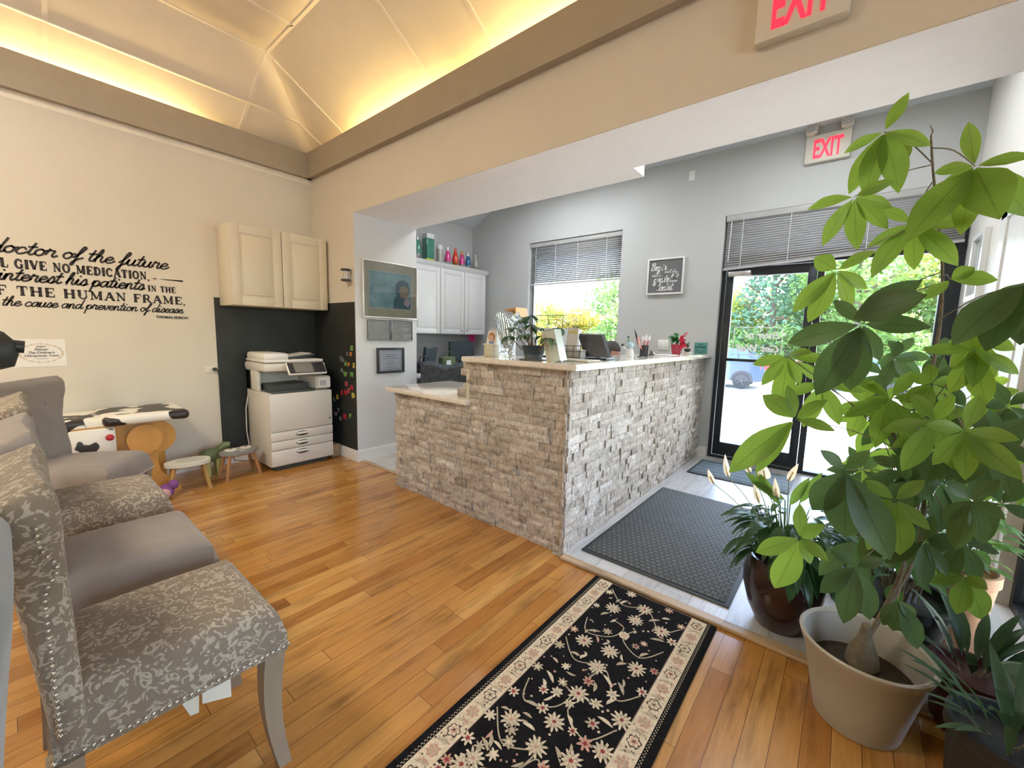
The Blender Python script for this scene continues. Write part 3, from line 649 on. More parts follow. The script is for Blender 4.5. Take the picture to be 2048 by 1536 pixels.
def chair(name, label, cloth, loc, rz):
    t = thing(name, label, 'chair', loc, rz, 'upholstered chairs in the waiting row')
    # seat: crowned cushion, front at +y
    a = MB()
    def prof(u, v):   # u across, v depth
        x = (u-.5)*2; y = v; wy = .200+.012*y
        return x*wy, -.20+.43*y
    nx, ny = 32, 32
    def top(i, j):
        u, v = i/nx, j/ny; x, y = prof(u, v); e = min(min(u, 1-u)/.16, min(v+.1, 1-v)/.13, 1); e = max(0, e); z = .395+.085*math.sin(PI/2*min(1, e))**.45+.012*math.sin(PI*u)*math.sin(PI*min(1, v+.1))
        return x, y, z
    V = [[a.b.verts.new(top(i, j)) for j in range(ny+1)] for i in range(nx+1)]
    for i in range(nx):
        for j in range(ny): a.b.faces.new((V[i][j], V[i+1][j], V[i+1][j+1], V[i][j+1]))
    rim = [V[i][0] for i in range(nx+1)]+[V[nx][j] for j in range(1, ny+1)]+[V[i][ny] for i in range(nx-1, -1, -1)]+[V[0][j] for j in range(ny-1, 0, -1)]
    low = [a.b.verts.new((v.co.x, v.co.y, .345)) for v in rim]; n = len(rim)
    for k_ in range(n): a.b.faces.new((rim[k_], low[k_], low[(k_+1) % n], rim[(k_+1) % n]))
    a.b.faces.new(low[::-1]); a.build('seat', cloth, t, local=True)
    # backrest: hourglass slab with rounded rolled top
    a = MB(); nz, na = 26, 20; prev = None; ZTOP = .925
    for i in range(nz+1):
        z = .36+(ZTOP-.36)*i/nz; w = halfw(z); F_ = -.142-.004*((z-.36)/.56); R_2 = -.198-.055*((z-.36)/.56)**1.3
        if z > .87: q_ = min(1, (z-.87)/(ZTOP-.87)); e_ = math.sqrt(max(.01, 1-q_*q_*.97)); md = F_-.025; F_ = md+(F_-md)*e_; R_2 = md+(R_2-md)*e_; w -= .035*q_*q_
        yc_ = (F_+R_2)/2; th = (F_-R_2)/2; ring = []
        for k_ in range(na*2):
            an = 2*PI*k_/(na*2); cx = math.copysign(abs(math.cos(an))**.28, math.cos(an)); cy = math.copysign(abs(math.sin(an))**.45, math.sin(an))
            ring.append(a.b.verts.new((cx*w, yc_+cy*th-.018*(1-cx*cx)*(1 if cy > 0 else .2), z)))
        if prev:
            for k_ in range(na*2): a.b.faces.new((prev[k_], prev[(k_+1) % (na*2)], ring[(k_+1) % (na*2)], ring[k_]))
        else: a.b.faces.new(ring[::-1])
        prev = ring
    a.b.faces.new(prev); bk = a.build('backrest', cloth, t, local=True)
    for bx, bz in ((-.075, .79), (.075, .79), (0, .66)):
        a = MB(); a.ball((bx, -.158, bz), .011, sc=(1, .5, 1), n=10); a.build('tuft_button', cloth, bk, local=True)
    # nailheads: seat hem and back edge
    a = MB()
    pts = []
    for sx in (-1, 1):
        y = -.20
        while y < .225: pts.append((sx*(.2005+.012*(y+.2)/.43), y, .358, (1, 0))); y += .0135
        z = .42
        while z < .86: pts.append((sx*(halfw(z)+.0005), -.188+.02*math.exp(-((z-.755)/.035)**2), z, (1, 0))); z += .0135
    x = -.21
    while x < .211: pts.append((x, .2325, .358, (0, 1))); x += .0135
    for x, y, z, d_ in pts: a.ball((x, y, z), .0048, n=8)
    o = a.build('nailhead_trim', NAIL, t, local=True); o['kind'] = 'stuff'
    # legs: tapered sabre legs
    for sx in (-1, 1):
        for sy in (-1, 1):
            a = MB(); x0, y0 = sx*.185, (.20 if sy > 0 else -.185); ring = None
            for i in range(9):
                q_ = i/8; z = .352*(1-q_); hw = .026-.010*q_; dx = sx*(.012*q_*q_-.006*math.sin(PI*q_)); dy = sy*(.012*q_*q_-.012*math.sin(PI*q_)) if sy > 0 else -.015*q_*q_
                cur = [a.b.verts.new((x0+dx+ax*hw, y0+dy+ay*hw, z)) for ax, ay in ((-1, -1), (1, -1), (1, 1), (-1, 1))]
                if ring:
                    for k_ in range(4): a.b.faces.new((ring[k_], ring[(k_+1) % 4], cur[(k_+1) % 4], cur[k_]))
                else: a.b.faces.new(cur[::-1])
                ring = cur
            a.b.faces.new(ring); a.build('leg', LEGM, t, local=True)
    return t
chair('upholstered_chair', 'patterned damask chair with nailheads, nearest one, beside the rug', DAM, (-1.33, .19, 0), 0)
chair('upholstered_chair', 'plain taupe chair between the two patterned damask chairs', VEL, (-1.89, .185, 0), 0)
chair('upholstered_chair', 'patterned damask chair farther along the row, between two plain chairs', DAM, (-2.53, .185, 0), 0)
chair('upholstered_chair', 'plain taupe chair turned in the corner beside the cow-print table', VEL, (-3.20, .19, 0), -math.radians(33))
PALE = M('pale blue-grey velvet', (.22, .25, .27), .85, vary=.07, vs=14, bs=.15, bsc=450, sheen=.3)
chair('upholstered_chair', 'pale grey chair seen edge on at the lower left corner', PALE, (-.885, -.272, 0), PI)
# folded card tags under the nearest seat
a = MB(); q0 = atZ(357, 1345, .33)
tg = thing('hang_tag', 'cream folded fabric labels hanging below the nearest damask chair', 'tag', (-1.2, .3, .25)); CLB = M('cream label card', (.66, .61, .48), .8)
a = MB(); a.prism([atX(*q, -1.22) for q in ((350, 1352), (398, 1335), (398, 1425), (381, 1432), (358, 1400))], (-.012, 0, 0)); a.build('paper_label', CLB, tg, smooth=False)
a = MB(); a.prism([atX(*q, -1.215) for q in ((402, 1330), (459, 1318), (463, 1393), (405, 1408))], (-.010, 0, 0)); a.build('paper_label', CLB, tg, smooth=False)

# ================================================================ LETTERING
SC = {  # script letters: strokes in x-height units, advance
'a': (1.15, [[(.9,.8),(.6,1),(.2,.8),(.05,.4),(.25,0),(.6,.15),(.88,.7),(.95,1)],[(.95,1),(.85,.3),(1.0,0),(1.3,.25)]]),
'c': (.95, [[(.8,.75),(.62,1),(.25,.85),(.05,.4),(.3,0),(.7,.1),(1.05,.4)]]),
'd': (1.2, [[(.9,.8),(.6,1),(.2,.8),(.05,.4),(.25,0),(.6,.15),(.9,.7)],[(1.15,2.1),(.95,1),(.88,.3),(1.05,0),(1.35,.25)]]),
'e': (.95, [[(.1,.45),(.5,.5),(.8,.8),(.55,1.02),(.2,.8),(.08,.35),(.35,0),(.75,.1),(1.05,.4)]]),
'f': (.8, [[(0,.3),(.5,1.0),(.9,1.9),(.72,2.15),(.48,1.5),(.33,.3),(.2,-.75),(.02,-.9),(.1,-.4),(.5,.05),(.95,.35)]]),
'h': (1.1, [[(0,.3),(.5,1.4),(.55,2.05),(.38,1.9),(.2,1),(.1,0)],[(.12,.5),(.42,1),(.72,.9),(.66,.35),(.82,0),(1.15,.25)]]),
'i': (.6, [[(0,.3),(.25,1),(.15,.3),(.35,0),(.7,.25)],[(.36,1.5),(.38,1.56)]]),
'n': (1.1, [[(0,.4),(.2,1),(.1,0)],[(.13,.5),(.45,1),(.75,.9),(.7,.3),(.85,0),(1.2,.25)]]),
'o': (1.0, [[(.5,1),(.15,.8),(.05,.35),(.35,0),(.72,.2),(.8,.7),(.5,1)],[(.6,.95),(.8,.82),(1.1,.9)]]),
'p': (1.05, [[(0,.4),(.25,1),(.12,0),(.0,-1)],[(.15,.6),(.5,1),(.85,.8),(.75,.2),(.4,0),(.12,.15)],[(.7,.12),(1.1,.3)]]),
'r': (1.0, [[(0,.3),(.25,1.15),(.35,.95),(.75,.95),(.62,.3),(.77,0),(1.1,.25)]]),
's': (.85, [[(0,.2),(.5,1.1),(.72,.5),(.5,0),(.12,.1)],[(.5,0),(.95,.3)]]),
't': (.7, [[(.5,1.8),(.22,.4),(.38,0),(.78,.25)],[(.02,1.15),(.75,1.22)]]),
'u': (1.15, [[(0,.4),(.2,1),(.12,.25),(.35,0),(.7,.3),(.87,1)],[(.87,1),(.77,.3),(.92,0),(1.25,.25)]]),
'v': (1.0, [[(0,.6),(.2,1),(.3,.3),(.45,0),(.8,.5),(.8,1),(1.1,.9)]]),
'g': (1.15, [[(.9,.8),(.6,1),(.2,.8),(.05,.4),(.25,0),(.6,.15),(.88,.7),(.95,1)],[(.95,1),(.8,-.6),(.45,-.95),(.2,-.6),(.8,.0),(1.25,.3)]]),
'l': (.65, [[(0,.3),(.55,1.6),(.5,2.1),(.28,1.4),(.2,.3),(.4,0),(.75,.25)]]),
'y': (1.15, [[(0,.4),(.2,1),(.12,.25),(.35,0),(.7,.3),(.87,1)],[(.87,1),(.75,-.6),(.42,-.95),(.2,-.6),(.8,.0),(1.25,.3)]]),
'w': (1.35, [[(0,.6),(.15,1),(.25,.2),(.45,0),(.68,.9),(.72,.2),(.95,0),(1.2,.6),(1.12,1),(1.4,.9)]]),
'b': (1.0, [[(0,.3),(.5,1.5),(.5,2.05),(.3,1.7),(.15,.4),(.4,0),(.75,.35),(.6,.9),(.8,.85),(1.1,.9)]]),
'B': (1.5, [[(.35,0),(.5,2)],[(.1,1.7),(.6,2.05),(1.1,1.9),(1.0,1.3),(.5,1.1)],[(.5,1.1),(1.25,.9),(1.2,.2),(.6,-.05),(.2,.1)]]),
'.': (.4, [[(.1,.05),(.16,.07)]]), ',': (.4, [[(.15,.1),(.05,-.3)]]), ' ': (.62, []),
}
# slab capitals: (advance, [(x0,y0,x1,y1,weight)], bowls) in cap-height units
H_, V_ = .13, .25
def slab(ch):
    L_ = lambda x0, y0, x1, y1, w=V_: (x0, y0, x1, y1, w); S_ = lambda x, y, w=.34: (x-w/2, y, x+w/2, y, H_)
    g = {
    'A': (1.0, [L_(.12,.05,.48,.97,.11), L_(.48,.97,.84,.05), L_(.28,.36,.7,.36,H_), S_(.12,.05,.3), S_(.85,.05,.34)]),
    'C': (.92, [('arc', .46,.5,.36,.45,40,320,.2), L_(.78,.62,.78,.92,.07), L_(.78,.08,.78,.3,.07)]),
    'D': (.95, [L_(.2,.05,.2,.95), ('arc', .3,.5,.5,.45,-90,90,.19), S_(.18,.05), S_(.18,.95)]),
    'E': (.86, [L_(.2,.05,.2,.95), L_(.05,.95,.78,.95,H_), L_(.05,.05,.8,.05,H_), L_(.2,.5,.55,.5,H_), L_(.76,.95,.76,.72,.07), L_(.78,.05,.78,.3,.07), L_(.56,.38,.56,.62,.07)]),
    'F': (.82, [L_(.2,.05,.2,.95), L_(.05,.95,.76,.95,H_), L_(.2,.5,.55,.5,H_), L_(.75,.95,.75,.7,.07), L_(.55,.38,.55,.62,.07), S_(.2,.05,.36)]),
    'G': (.98, [('arc', .46,.5,.36,.45,40,320,.2), L_(.78,.62,.78,.92,.07), L_(.76,.08,.76,.42,.17), L_(.58,.44,.92,.44,H_)]),
    'H': (1.08, [L_(.2,.05,.2,.95), L_(.82,.05,.82,.95), L_(.2,.5,.82,.5,H_), S_(.2,.05), S_(.82,.05), S_(.2,.95), S_(.82,.95)]),
    'I': (.5, [L_(.24,.05,.24,.95), S_(.24,.05,.42), S_(.24,.95,.42)]),
    'L': (.82, [L_(.2,.05,.2,.95), L_(.05,.05,.76,.05,H_), L_(.75,.05,.75,.34,.07), S_(.2,.95,.36)]),
    'M': (1.25, [L_(.2,.05,.2,.95,.10), L_(.22,.95,.6,.1,.19), L_(.6,.1,.96,.95,.09), L_(.98,.05,.98,.95), S_(.18,.05,.3), S_(.98,.05,.34), S_(.14,.95,.24), S_(1.02,.95,.28)]),
    'N': (1.05, [L_(.2,.05,.2,.95,.09), L_(.2,.95,.82,.06,.2), L_(.82,.05,.82,.95,.09), S_(.2,.05,.3), S_(.82,.95,.3), S_(.15,.95,.26)]),
    'O': (.98, [('arc', .46,.5,.36,.45,0,360,.2)]),
    'R': (1.0, [L_(.2,.05,.2,.95), ('arc', .45,.72,.24,.23,-90,90,.17), L_(.2,.95,.46,.95,H_), L_(.2,.48,.46,.48,H_), L_(.5,.46,.8,.06,.2), S_(.2,.05), S_(.84,.05,.26)]),
    'T': (.92, [L_(.44,.05,.44,.95), L_(.05,.95,.84,.95,H_), L_(.07,.95,.07,.68,.07), L_(.82,.95,.82,.68,.07), S_(.44,.05,.38)]),
    'U': (1.02, [L_(.2,.3,.2,.95), ('arc', .5,.32,.3,.27,180,360,.15), L_(.8,.3,.8,.95,.1), S_(.18,.95), S_(.8,.95,.3)]),
    'V': (1.0, [L_(.14,.95,.5,.04), L_(.5,.04,.84,.95,.10), S_(.14,.95,.34), S_(.86,.95,.28)]),
    'W': (1.4, [L_(.12,.95,.42,.05,.2), L_(.42,.05,.68,.9,.1), L_(.68,.9,.95,.05,.2), L_(.95,.05,1.22,.95,.1), S_(.12,.95,.32), S_(1.22,.95,.28)]),
    ',': (.4, [L_(.14,.1,.08,-.14,.16)]), ' ': (.5, []), '-': (.5, [L_(.05,.45,.35,.45,.12)]),
    'S': (.8, [('arc', .4,.73,.24,.22,30,270,.15), ('arc', .4,.27,.26,.22,-150,90,.15)]),
    }
    return g[ch]
def ribbon(mb, P, w, to3, m, ends=True):
    P = [Vector((p[0], p[1], 0)) for p in P]
    if len(P) < 2: return
    pr = None
    for i, p in enumerate(P):
        T = (P[min(i+1, len(P)-1)]-P[max(i-1, 0)]); T = T.normalized() if T.length > 1e-9 else Vector((1, 0, 0)); n = Vector((-T.y, T.x, 0))*(w/2)
        e = T*(w*.35) if (i == len(P)-1 and ends) else (-T*(w*.35) if i == 0 and ends else Vector((0, 0, 0)))
        cur = [mb.b.verts.new(to3(p+n+e)), mb.b.verts.new(to3(p-n+e))]
        if pr: mb.setm([mb.b.faces.new((pr[0], pr[1], cur[1], cur[0]))], m)
        pr = cur
def catmull(P, k=6):
    P = [Vector((p[0], p[1], 0)) for p in P]; Q = []
    for i in range(len(P)-1):
        a_, b_, c_, d_ = P[max(i-1, 0)], P[i], P[i+1], P[min(i+2, len(P)-1)]
        for s_ in range(k):
            t = s_/k; Q.append(.5*((2*b_)+(c_-a_)*t+(2*a_-5*b_+4*c_-d_)*t*t+(3*b_-a_-3*c_+d_)*t**3))
    Q.append(P[-1]); return Q
def script_width(t): return sum(SC[c][0] for c in t)
def write_script(mb, t, x, y, u, to3, m, w=.17, slant=.32, sx=1.0):
    for c in t:
        adv, st = SC[c]
        for s_ in st:
            ribbon(mb, [(x+(p.x+slant*p.y)*u*sx, y+p.y*u) for p in catmull(s_)], w*u, to3, m)
        x += adv*u*sx
    return x
def slab_width(t, sp=.1): return sum(slab(c)[0]+sp for c in t)
def write_slab(mb, t, x, y, h, to3, m, sx=1.0, sp=.1):
    for c in t:
        adv, st = slab(c)
        for q in st:
            if q[0] == 'arc':
                _, cx, cy, rx, ry, a0, a1, w = q; n = 16
                P = [(x+(cx+rx*math.cos(math.radians(a0+(a1-a0)*i/n)))*h*sx, y+(cy+ry*math.sin(math.radians(a0+(a1-a0)*i/n)))*h) for i in range(n+1)]
                ribbon(mb, P, w*h, to3, m, False)
            else:
                x0, y0, x1, y1, w = q; ribbon(mb, [(x+x0*h*sx, y+y0*h), (x+x1*h*sx, y+y1*h)], w*h, to3, m, False)
        x += (adv+sp)*h*sx
    return x
VIN = M('matt black vinyl', (.022, .016, .016), .6, vary=0)
tw = lambda p: Vector((XW+.0015, p.x, p.y))
def Y_of(px, py): q = atX(px, py, XW+.0015); return q.y, q.z
a = MB()
def sline(t, endpx, hgt, w):
    ye, ze = Y_of(*endpx); write_script(a, t, ye-script_width(t)*hgt*1.0-.3*hgt*0, ze, hgt, tw, VIN, w)
def fit_script(t, p_end, p_a, a_idx, w, xh):
    """letter a_idx of the line starts at pixel p_a, the line ends at pixel p_end"""
    ye, ze = Y_of(*p_end); ya, za = Y_of(*p_a); u = xh; W_ = script_width(t[a_idx:]); sx = (ye-ya)/(W_*u)
    write_script(a, t, ya-script_width(t[:a_idx])*u*sx, (ze+za)/2, u, tw, VIN, w, sx=sx)
def fit_slab(t, p_end, p_a, a_idx, h):
    ye, ze = Y_of(*p_end); ya, za = Y_of(*p_a); W_ = slab_width(t[a_idx:]); sx = (ye-ya)/(W_*h)
    return write_slab(a, t, ya-slab_width(t[:a_idx])*h*sx, (ze+za)/2, h, tw, VIN, sx=sx)
fit_script('doctor of the future', (334, 538), (124, 517), 7, .27, .043)
fit_slab('WILL GIVE NO MEDICATION,', (302, 561), (30, 536), 5, .060)
fit_script('interest his patients', (287, 580), (131, 568), 9, .28, .040)
fit_slab('IN THE', (353, 587), (296, 582), 0, .046)
fit_slab('OF THE HUMAN FRAME,', (375, 610), (34, 591), 3, .062)
fit_script('the cause and prevention of disease.', (368, 627), (49, 612), 4, .26, .030)
ya, za = Y_of(306, 557); yb, zb = Y_of(365, 561)
a.prism([tw(Vector((ya, za-.004, 0))), tw(Vector((ya+.02, za-.004, 0))), tw(Vector((ya+.02, za+.004, 0))), tw(Vector((ya, za+.004, 0)))], (.0004, 0, 0), VIN)
a.prism([tw(Vector((ya+.03, za, 0))), tw(Vector(((ya+yb)/2, za-.004, 0))), tw(Vector((yb-.01, za, 0))), tw(Vector((yb, za+.006, 0))), tw(Vector((yb+.005, za, 0))), tw(Vector((yb, za-.006, 0))), tw(Vector((yb-.01, za-.001, 0))), tw(Vector(((ya+yb)/2, za+.003, 0)))], (.0004, 0, 0), VIN)
yc, zc = Y_of(312, 636); add_text(a, 'THOMAS EDISON', .026, MX((XW+.0012, yc, zc), (0, 1, 0), (0, 0, 1)), VIN, align='LEFT', off=.001)
o = a.build('wall_lettering', None, smooth=False, fixn=False); tag(o, 'black vinyl quotation in script and slab lettering on the left wall', 'lettering')

# ---------------------------------------------------------------- paper sign, outlet
def flatx(y0, z0, y1, z1, x, m, mb, t=.0015): mb.box(x, y0, z0, x+t, y1, z1, m)
sg = thing('paper_sign', 'white paper sign with an oval wreath taped under the lettering', 'sign', (XW, .12, .925))
a = MB(); a.box(XW, .002, .923, XW+.002, .239, 1.109); a.build('sheet', M('white printed paper', (.76, .73, .68), .5, vary=.02), sg)
a = MB(); WR = M('tan wreath print', (.60, .50, .36), .7); INK = M('grey print ink', (.13, .12, .12), .7, vary=0); cy_, cz_ = .125, 1.015
for i in range(44):
    t = 2*PI*i/44; y, z = cy_+.098*math.cos(t), cz_+.062*math.sin(t); r = .006+.002*math.sin(i*2.4)
    a.poly([(XW+.0026, y+r*math.cos(q), z+r*.8*math.sin(q)) for q in (0, 1, 2.1, 3.1, 4.2, 5.2)], WR)
for txt, z, s_ in (('PROJECT', 1.055, .011), ('Palmer', 1.033, .022), ("The Children's", 1.012, .020), ('Chiropractic Town', .991, .020), ('-------------', .975, .012)):
    add_text(a, txt, s_, MX((XW+.0026, cy_, z), (0, 1, 0), (0, 0, 1)), INK, off=.0006, ext=.0002, shear=.2)
a.build('print', None, sg, smooth=False)
ol = thing('wall_outlet', 'almond double outlet plate with a black plug, left of the chalkboard', 'outlet', (XW, 1.06, .83))
a = MB(); a.box(XW, 1.03, .828, XW+.006, 1.12, .886, bev=.002); a.build('cover_plate', M('almond plastic', (.70, .66, .56), .45, vary=.02), ol)
a = MB(); a.box(XW+.006, 1.085, .845, XW+.04, 1.115, .872, bev=.006); a.build('plug', MRIM, ol)
cdo = MB(); cdo.tube(([(XW+.035, 1.115, .85), (XW+.03, 1.125, .80), (XW+.02, 1.13, .6), (XW+.02, 1.135, .4), (XW+.02, 1.15, .2), (XW+.05, 1.2, .03), (-4.12, 1.33, .012)]), .004, 6) if False else cdo.tube([(XW+.035, 1.115, .85), (XW+.03, 1.125, .80), (XW+.02, 1.13, .6), (XW+.02, 1.135, .4), (XW+.02, 1.15, .2), (XW+.05, 1.2, .03), (-4.12, 1.33, .012)], .004, 6)
cdo.build('power_cord', MRIM, ol)

# ---------------------------------------------------------------- wall cabinet over the chalkboard
CAB = M('cream lacquered cabinet', (.66, .59, .45), .38, vary=.015, vs=2)
def cab_door(parent, x, y0, y1, z0, z1, mat, knob=None, fr=.07):
    dv = -1 if x < 0 else 1; a = MB()
    a.box(x, y0, z0, x+.018, y1, z1, bev=.003); a.box(x+.018, y0, z0, x+.024, y0+fr, z1, bev=.002); a.box(x+.018, y1-fr, z0, x+.024, y1, z1, bev=.002)
    a.box(x+.018, y0+fr, z0, x+.024, y1-fr, z0+fr, bev=.002); a.box(x+.018, y0+fr, z1-fr, x+.024, y1-fr, z1, bev=.002)
    a.box(x+.016, y0+fr+.016, z0+fr+.016, x+.0255, y1-fr-.016, z1-fr-.016, bev=.008)
    d = a.build('door', mat, parent)
    if knob: a = MB(); a.ball((x+.04, knob[0], knob[1]), .013, n=10); a.cyl((x+.02, knob[0], knob[1]), (x+.04, knob[0], knob[1]), .005); a.build('knob', M('satin steel', (.6, .6, .6), .3, 1), d)
    return d
cb = thing('wall_cabinet', 'cream two-door wall cabinet above the copier', 'cabinet', (-4.08, 1.57, 1.405))
a = MB(); a.box(XW+.004, 1.17, 1.405, -3.945, 1.965, 2.06, bev=.002); a.build('body', CAB, cb)
cab_door(cb, -3.944, 1.172, 1.562, 1.407, 2.058, CAB); cab_door(cb, -3.944, 1.568, 1.963, 1.407, 2.058, CAB)

# ---------------------------------------------------------------- copier
CP = M('warm white copier plastic', (.66, .63, .56), .42, vary=.015, vs=2); CPD = M('dark copier tray', (.06, .07, .065), .45, vary=.1); SCR = M('black touch screen glass', (.03, .03, .035), .08, vary=0, coat=.5)
cpx, c0, c1, cb_ = -3.69, 1.325, 1.865, -4.19
cp = thing('office_copier', 'warm white office copier with tilted screen in the chalkboard corner', 'copier', (-3.95, 1.6, 0))
a = MB(); a.box(cb_, c0, .035, cpx-.02, c1, .675, bev=.012); a.box(cb_, c0, .675, cb_+.12, c1, .90, bev=.008); a.box(cb_, c0, .675, -3.93, c0+.03, .86, bev=.008); a.box(cb_, c1-.14, .685, cpx-.02, c1-.005, .80, bev=.01)
a.build('body', CP, cp)
a = MB(); a.box(cpx-.02, c0+.002, .345, cpx, c1-.002, .672, bev=.008); a.build('front_door', CP, cp)
a = MB(); a.box(cpx-.002, c1-.035, .40, cpx+.001, c1-.02, .415, bev=.001); a.build('lock', CPD, cp)
HND = M('pale moulded handle', (.52, .50, .46), .35, vary=.02)
for z0, z1 in ((.265, .340), (.185, .260), (.045, .180)):
    a = MB(); a.box(cpx-.02, c0+.002, z0, cpx, c1-.002, z1, bev=.006); dr = a.build('drawer', CP, cp)
    a = MB(); zc = z1-.035; yc = (c0+c1)/2-.01
    P = [(cpx+.001+.006*0, yc+.055*math.cos(t), zc+.021*math.sin(t)) for t in np.linspace(0, 2*PI, 24, endpoint=False)]; a.prism(P, (.002, 0, 0), CPD); a.build('handle_recess', CPD, dr)
    a = MB(); a.tube([(cpx+.004, yc-.048, zc+.002), (cpx+.012, yc-.02, zc+.006), (cpx+.012, yc+.02, zc+.006), (cpx+.004, yc+.048, zc+.002)], .009, 10); a.build('handle', M('white moulded handle', (.72, .70, .66), .35, vary=.02), dr)
a = MB(); a.box(cb_+.12, c0+.03, .676, cpx-.005, c1-.15, .690, bev=.004); a.prism([(cb_+.13, c0+.05, .69), (cb_+.13, c1-.17, .69), (cb_+.13, c1-.17, .74), (cb_+.13, c0+.05, .73)], (.25, 0, 0)); a.build('output_tray', CPD, cp)
a = MB(); a.box(cb_, c0-.01, .855, -3.74, c1-.03, .925, bev=.018); a.build('scanner', CP, cp)
a = MB(); a.box(cb_+.01, c0, .932, -3.75, c1-.045, .955, bev=.008); a.box(cb_+.03, c0, .945, -3.752, c0+.20, 1.012, bev=.022); fd = a.build('document_feeder', M('bright copier plastic', (.78, .76, .71), .4, vary=.01), cp)
a = MB(); a.prism([(-4.13, c0+.20, .965), (-4.13, c1-.09, 1.0), (-4.13, c1-.09, .985), (-4.13, c0+.20, .95)], (.30, 0, 0)); a.build('feeder_tray', CPD, cp)
a = MB(); a.prism([(-4.08, c0+.21, .970), (-4.08, c1-.10, 1.004), (-4.08, c1-.10, .996), (-4.08, c0+.21, .962)], (.21, 0, 0)); a.build('paper_sheet', M('copier paper', (.68, .66, .62), .7), cp)
rot = (Vector((cpx+.01, c0+.30, .88)), Matrix.Rotation(math.radians(-38), 4, 'Y'))
a = MB(); a.box(cpx+.0, c0+.145, .815, cpx+.022, c0+.475, .945, bev=.01, rot=rot); pn = a.build('control_panel', M('bright copier plastic', (.78, .76, .71), .4), cp)
a = MB(); a.box(cpx+.021, c0+.155, .825, cpx+.0245, c0+.465, .935, SCR, rot=rot); a.box(cpx+.024, c0+.20, .832, cpx+.0255, c0+.36, .928, M('dim display', (.20, .19, .16), .25), rot=rot); a.build('screen', None, pn)
a = MB(); a.box(cpx-.02, c1-.125, .695, cpx, c1-.012, .79, bev=.006); a.build('side_unit', M('bright copier plastic', (.78, .76, .71), .4), cp)
a = MB(); a.box(cpx-.001, c1-.11, .715, cpx+.001, c1-.055, .765); a.build('vent_label', M('grey caution label', (.40, .42, .44), .5), cp)
a = MB(); a.box(cb_+.05, c0+.04, 0, cpx-.05, c1-.04, .036); a.build('caster_base', CPD, cp)
a = MB(); a.tube([(-4.15, c0-.004, .62), (-4.14, c0-.03, .5), (-4.15, c0-.03, .3), (-4.16, c0-.01, .12)], .005, 6); a.build('power_cord', M('light grey cord', (.6, .6, .58), .6), cp)
bx = thing('wooden_block', 'small worn wooden block on the floor right of the copier', 'block', (-3.82, 1.93, 0))
a = MB(); a.box(-3.93, 1.885, .001, -3.76, 1.965, .125, bev=.006); a.build('block', plank_mat('worn pine block', .3, 2, [(.33, .22, .12), (.36, .25, .14)], .0001, (.1, .07, .04), .6, .5), bx)

# ---------------------------------------------------------------- magnetic letters
mgc = {'green': (.20, .42, .10), 'red': (.55, .03, .05), 'orange': (.65, .22, .03), 'yellow': (.60, .50, .08), 'grey': (.25, .26, .25), 'pink': (.60, .10, .14)}
let = [('G', 704, 696, 'green'), ('I', 695, 708, 'grey'), ('U', 702, 708, 'orange'), ('T', 682, 717, 'grey'), ('O', 686, 720, 'grey'), ('A', 692, 727, 'green'), ('P', 698, 729, 'orange'), ('3', 708, 731, 'yellow'), ('A', 684, 740, 'grey'),
       ('W', 691, 748, 'green'), ('M', 704, 749, 'green'), ('Q', 693, 767, 'pink'), ('H', 704, 775, 'red'), ('S', 684, 785, 'red'), ('N', 692, 785, 'red'), ('Z', 698, 781, 'pink'), ('B', 675, 794, 'yellow'), ('D', 707, 791, 'yellow'), ('L', 669, 798, 'grey'),
       ('Y', 677, 820, 'grey'), ('W', 672, 828, 'grey'), ('H', 681, 837, 'grey'), ('N', 690, 833, 'red'), ('F', 701, 832, 'green')]
for i, (ch, px, py, c) in enumerate(let):
    p = atY(px, py, YH-.003); a = MB()
    s_ = .062 if c in ('green', 'red', 'yellow') else .05
    add_text(a, ch, s_, MX((p.x, YH-.006, p.z-s_*.35), (1, 0, 0), (0, 0, 1)), M('magnet plastic '+c, mgc[c], .45, vary=.02), off=.0025, ext=.003)
    nb = '%s plastic letter %s on the chalkboard, %s' % (c, ch, ('top' if py < 735 else 'middle' if py < 800 else 'bottom')+' of the cluster')
    tag(a.build('magnet_letter', None, smooth=False), nb, 'magnet', 'plastic letters on the chalkboard')

# ---------------------------------------------------------------- cow-print kids table
cow = M('cow', (1, 1, 1)); m, N, L, P = newmat('black and white cow print vinyl'); v = coords(N, L)
nz = noise(N, L, v, 7.5, 1.5, .4); L.new(ramp(N, L, nz, [(.485, (.80, .76, .66)), (.492, (.03, .022, .02))]), P.inputs['Base Color']); P.inputs['Roughness'].default_value = .38; COW = m
OAK = plank_mat('golden varnished plywood', .6, 3, [(.50, .24, .05), (.54, .27, .06)], .0001, (.3, .15, .05), .3, .35, 'y', .3)
ck = thing('kids_table', 'cow-print padded kids adjusting table with golden plywood sides', 'table', (-3.98, .45, 0))
a = MB()
def pad(y0, y1, x0, x1, z0, z1, m, nm):
    a = MB(); a.box(x0, y0, z0, x1, y1, z1, bev=.028, seg=5); return a.build(nm, m, ck)
pad(.06, .46, -4.20, -3.80, .52, .60, COW, 'cushion'); pad(.34, .80, -4.18, -3.72, .545, .612, COW, 'head_cushion')
a = MB(); a.box(-3.80, .08, .22, -3.755, .40, .535, bev=.01); a.build('cow_panel', COW, ck)
def disc(y, z, ry, rz, x0, x1, m, nm, par, flat_top=None):
    a = MB(); P = [(x0, y+ry*math.cos(t), min(z+rz*math.sin(t), flat_top or 9)) for t in np.linspace(0, 2*PI, 40, endpoint=False)]; a.prism(P, (x1-x0, 0, 0)); bmesh.ops.remove_doubles(a.b, verts=a.b.verts, dist=1e-5)
    return a.build(nm, m, par)
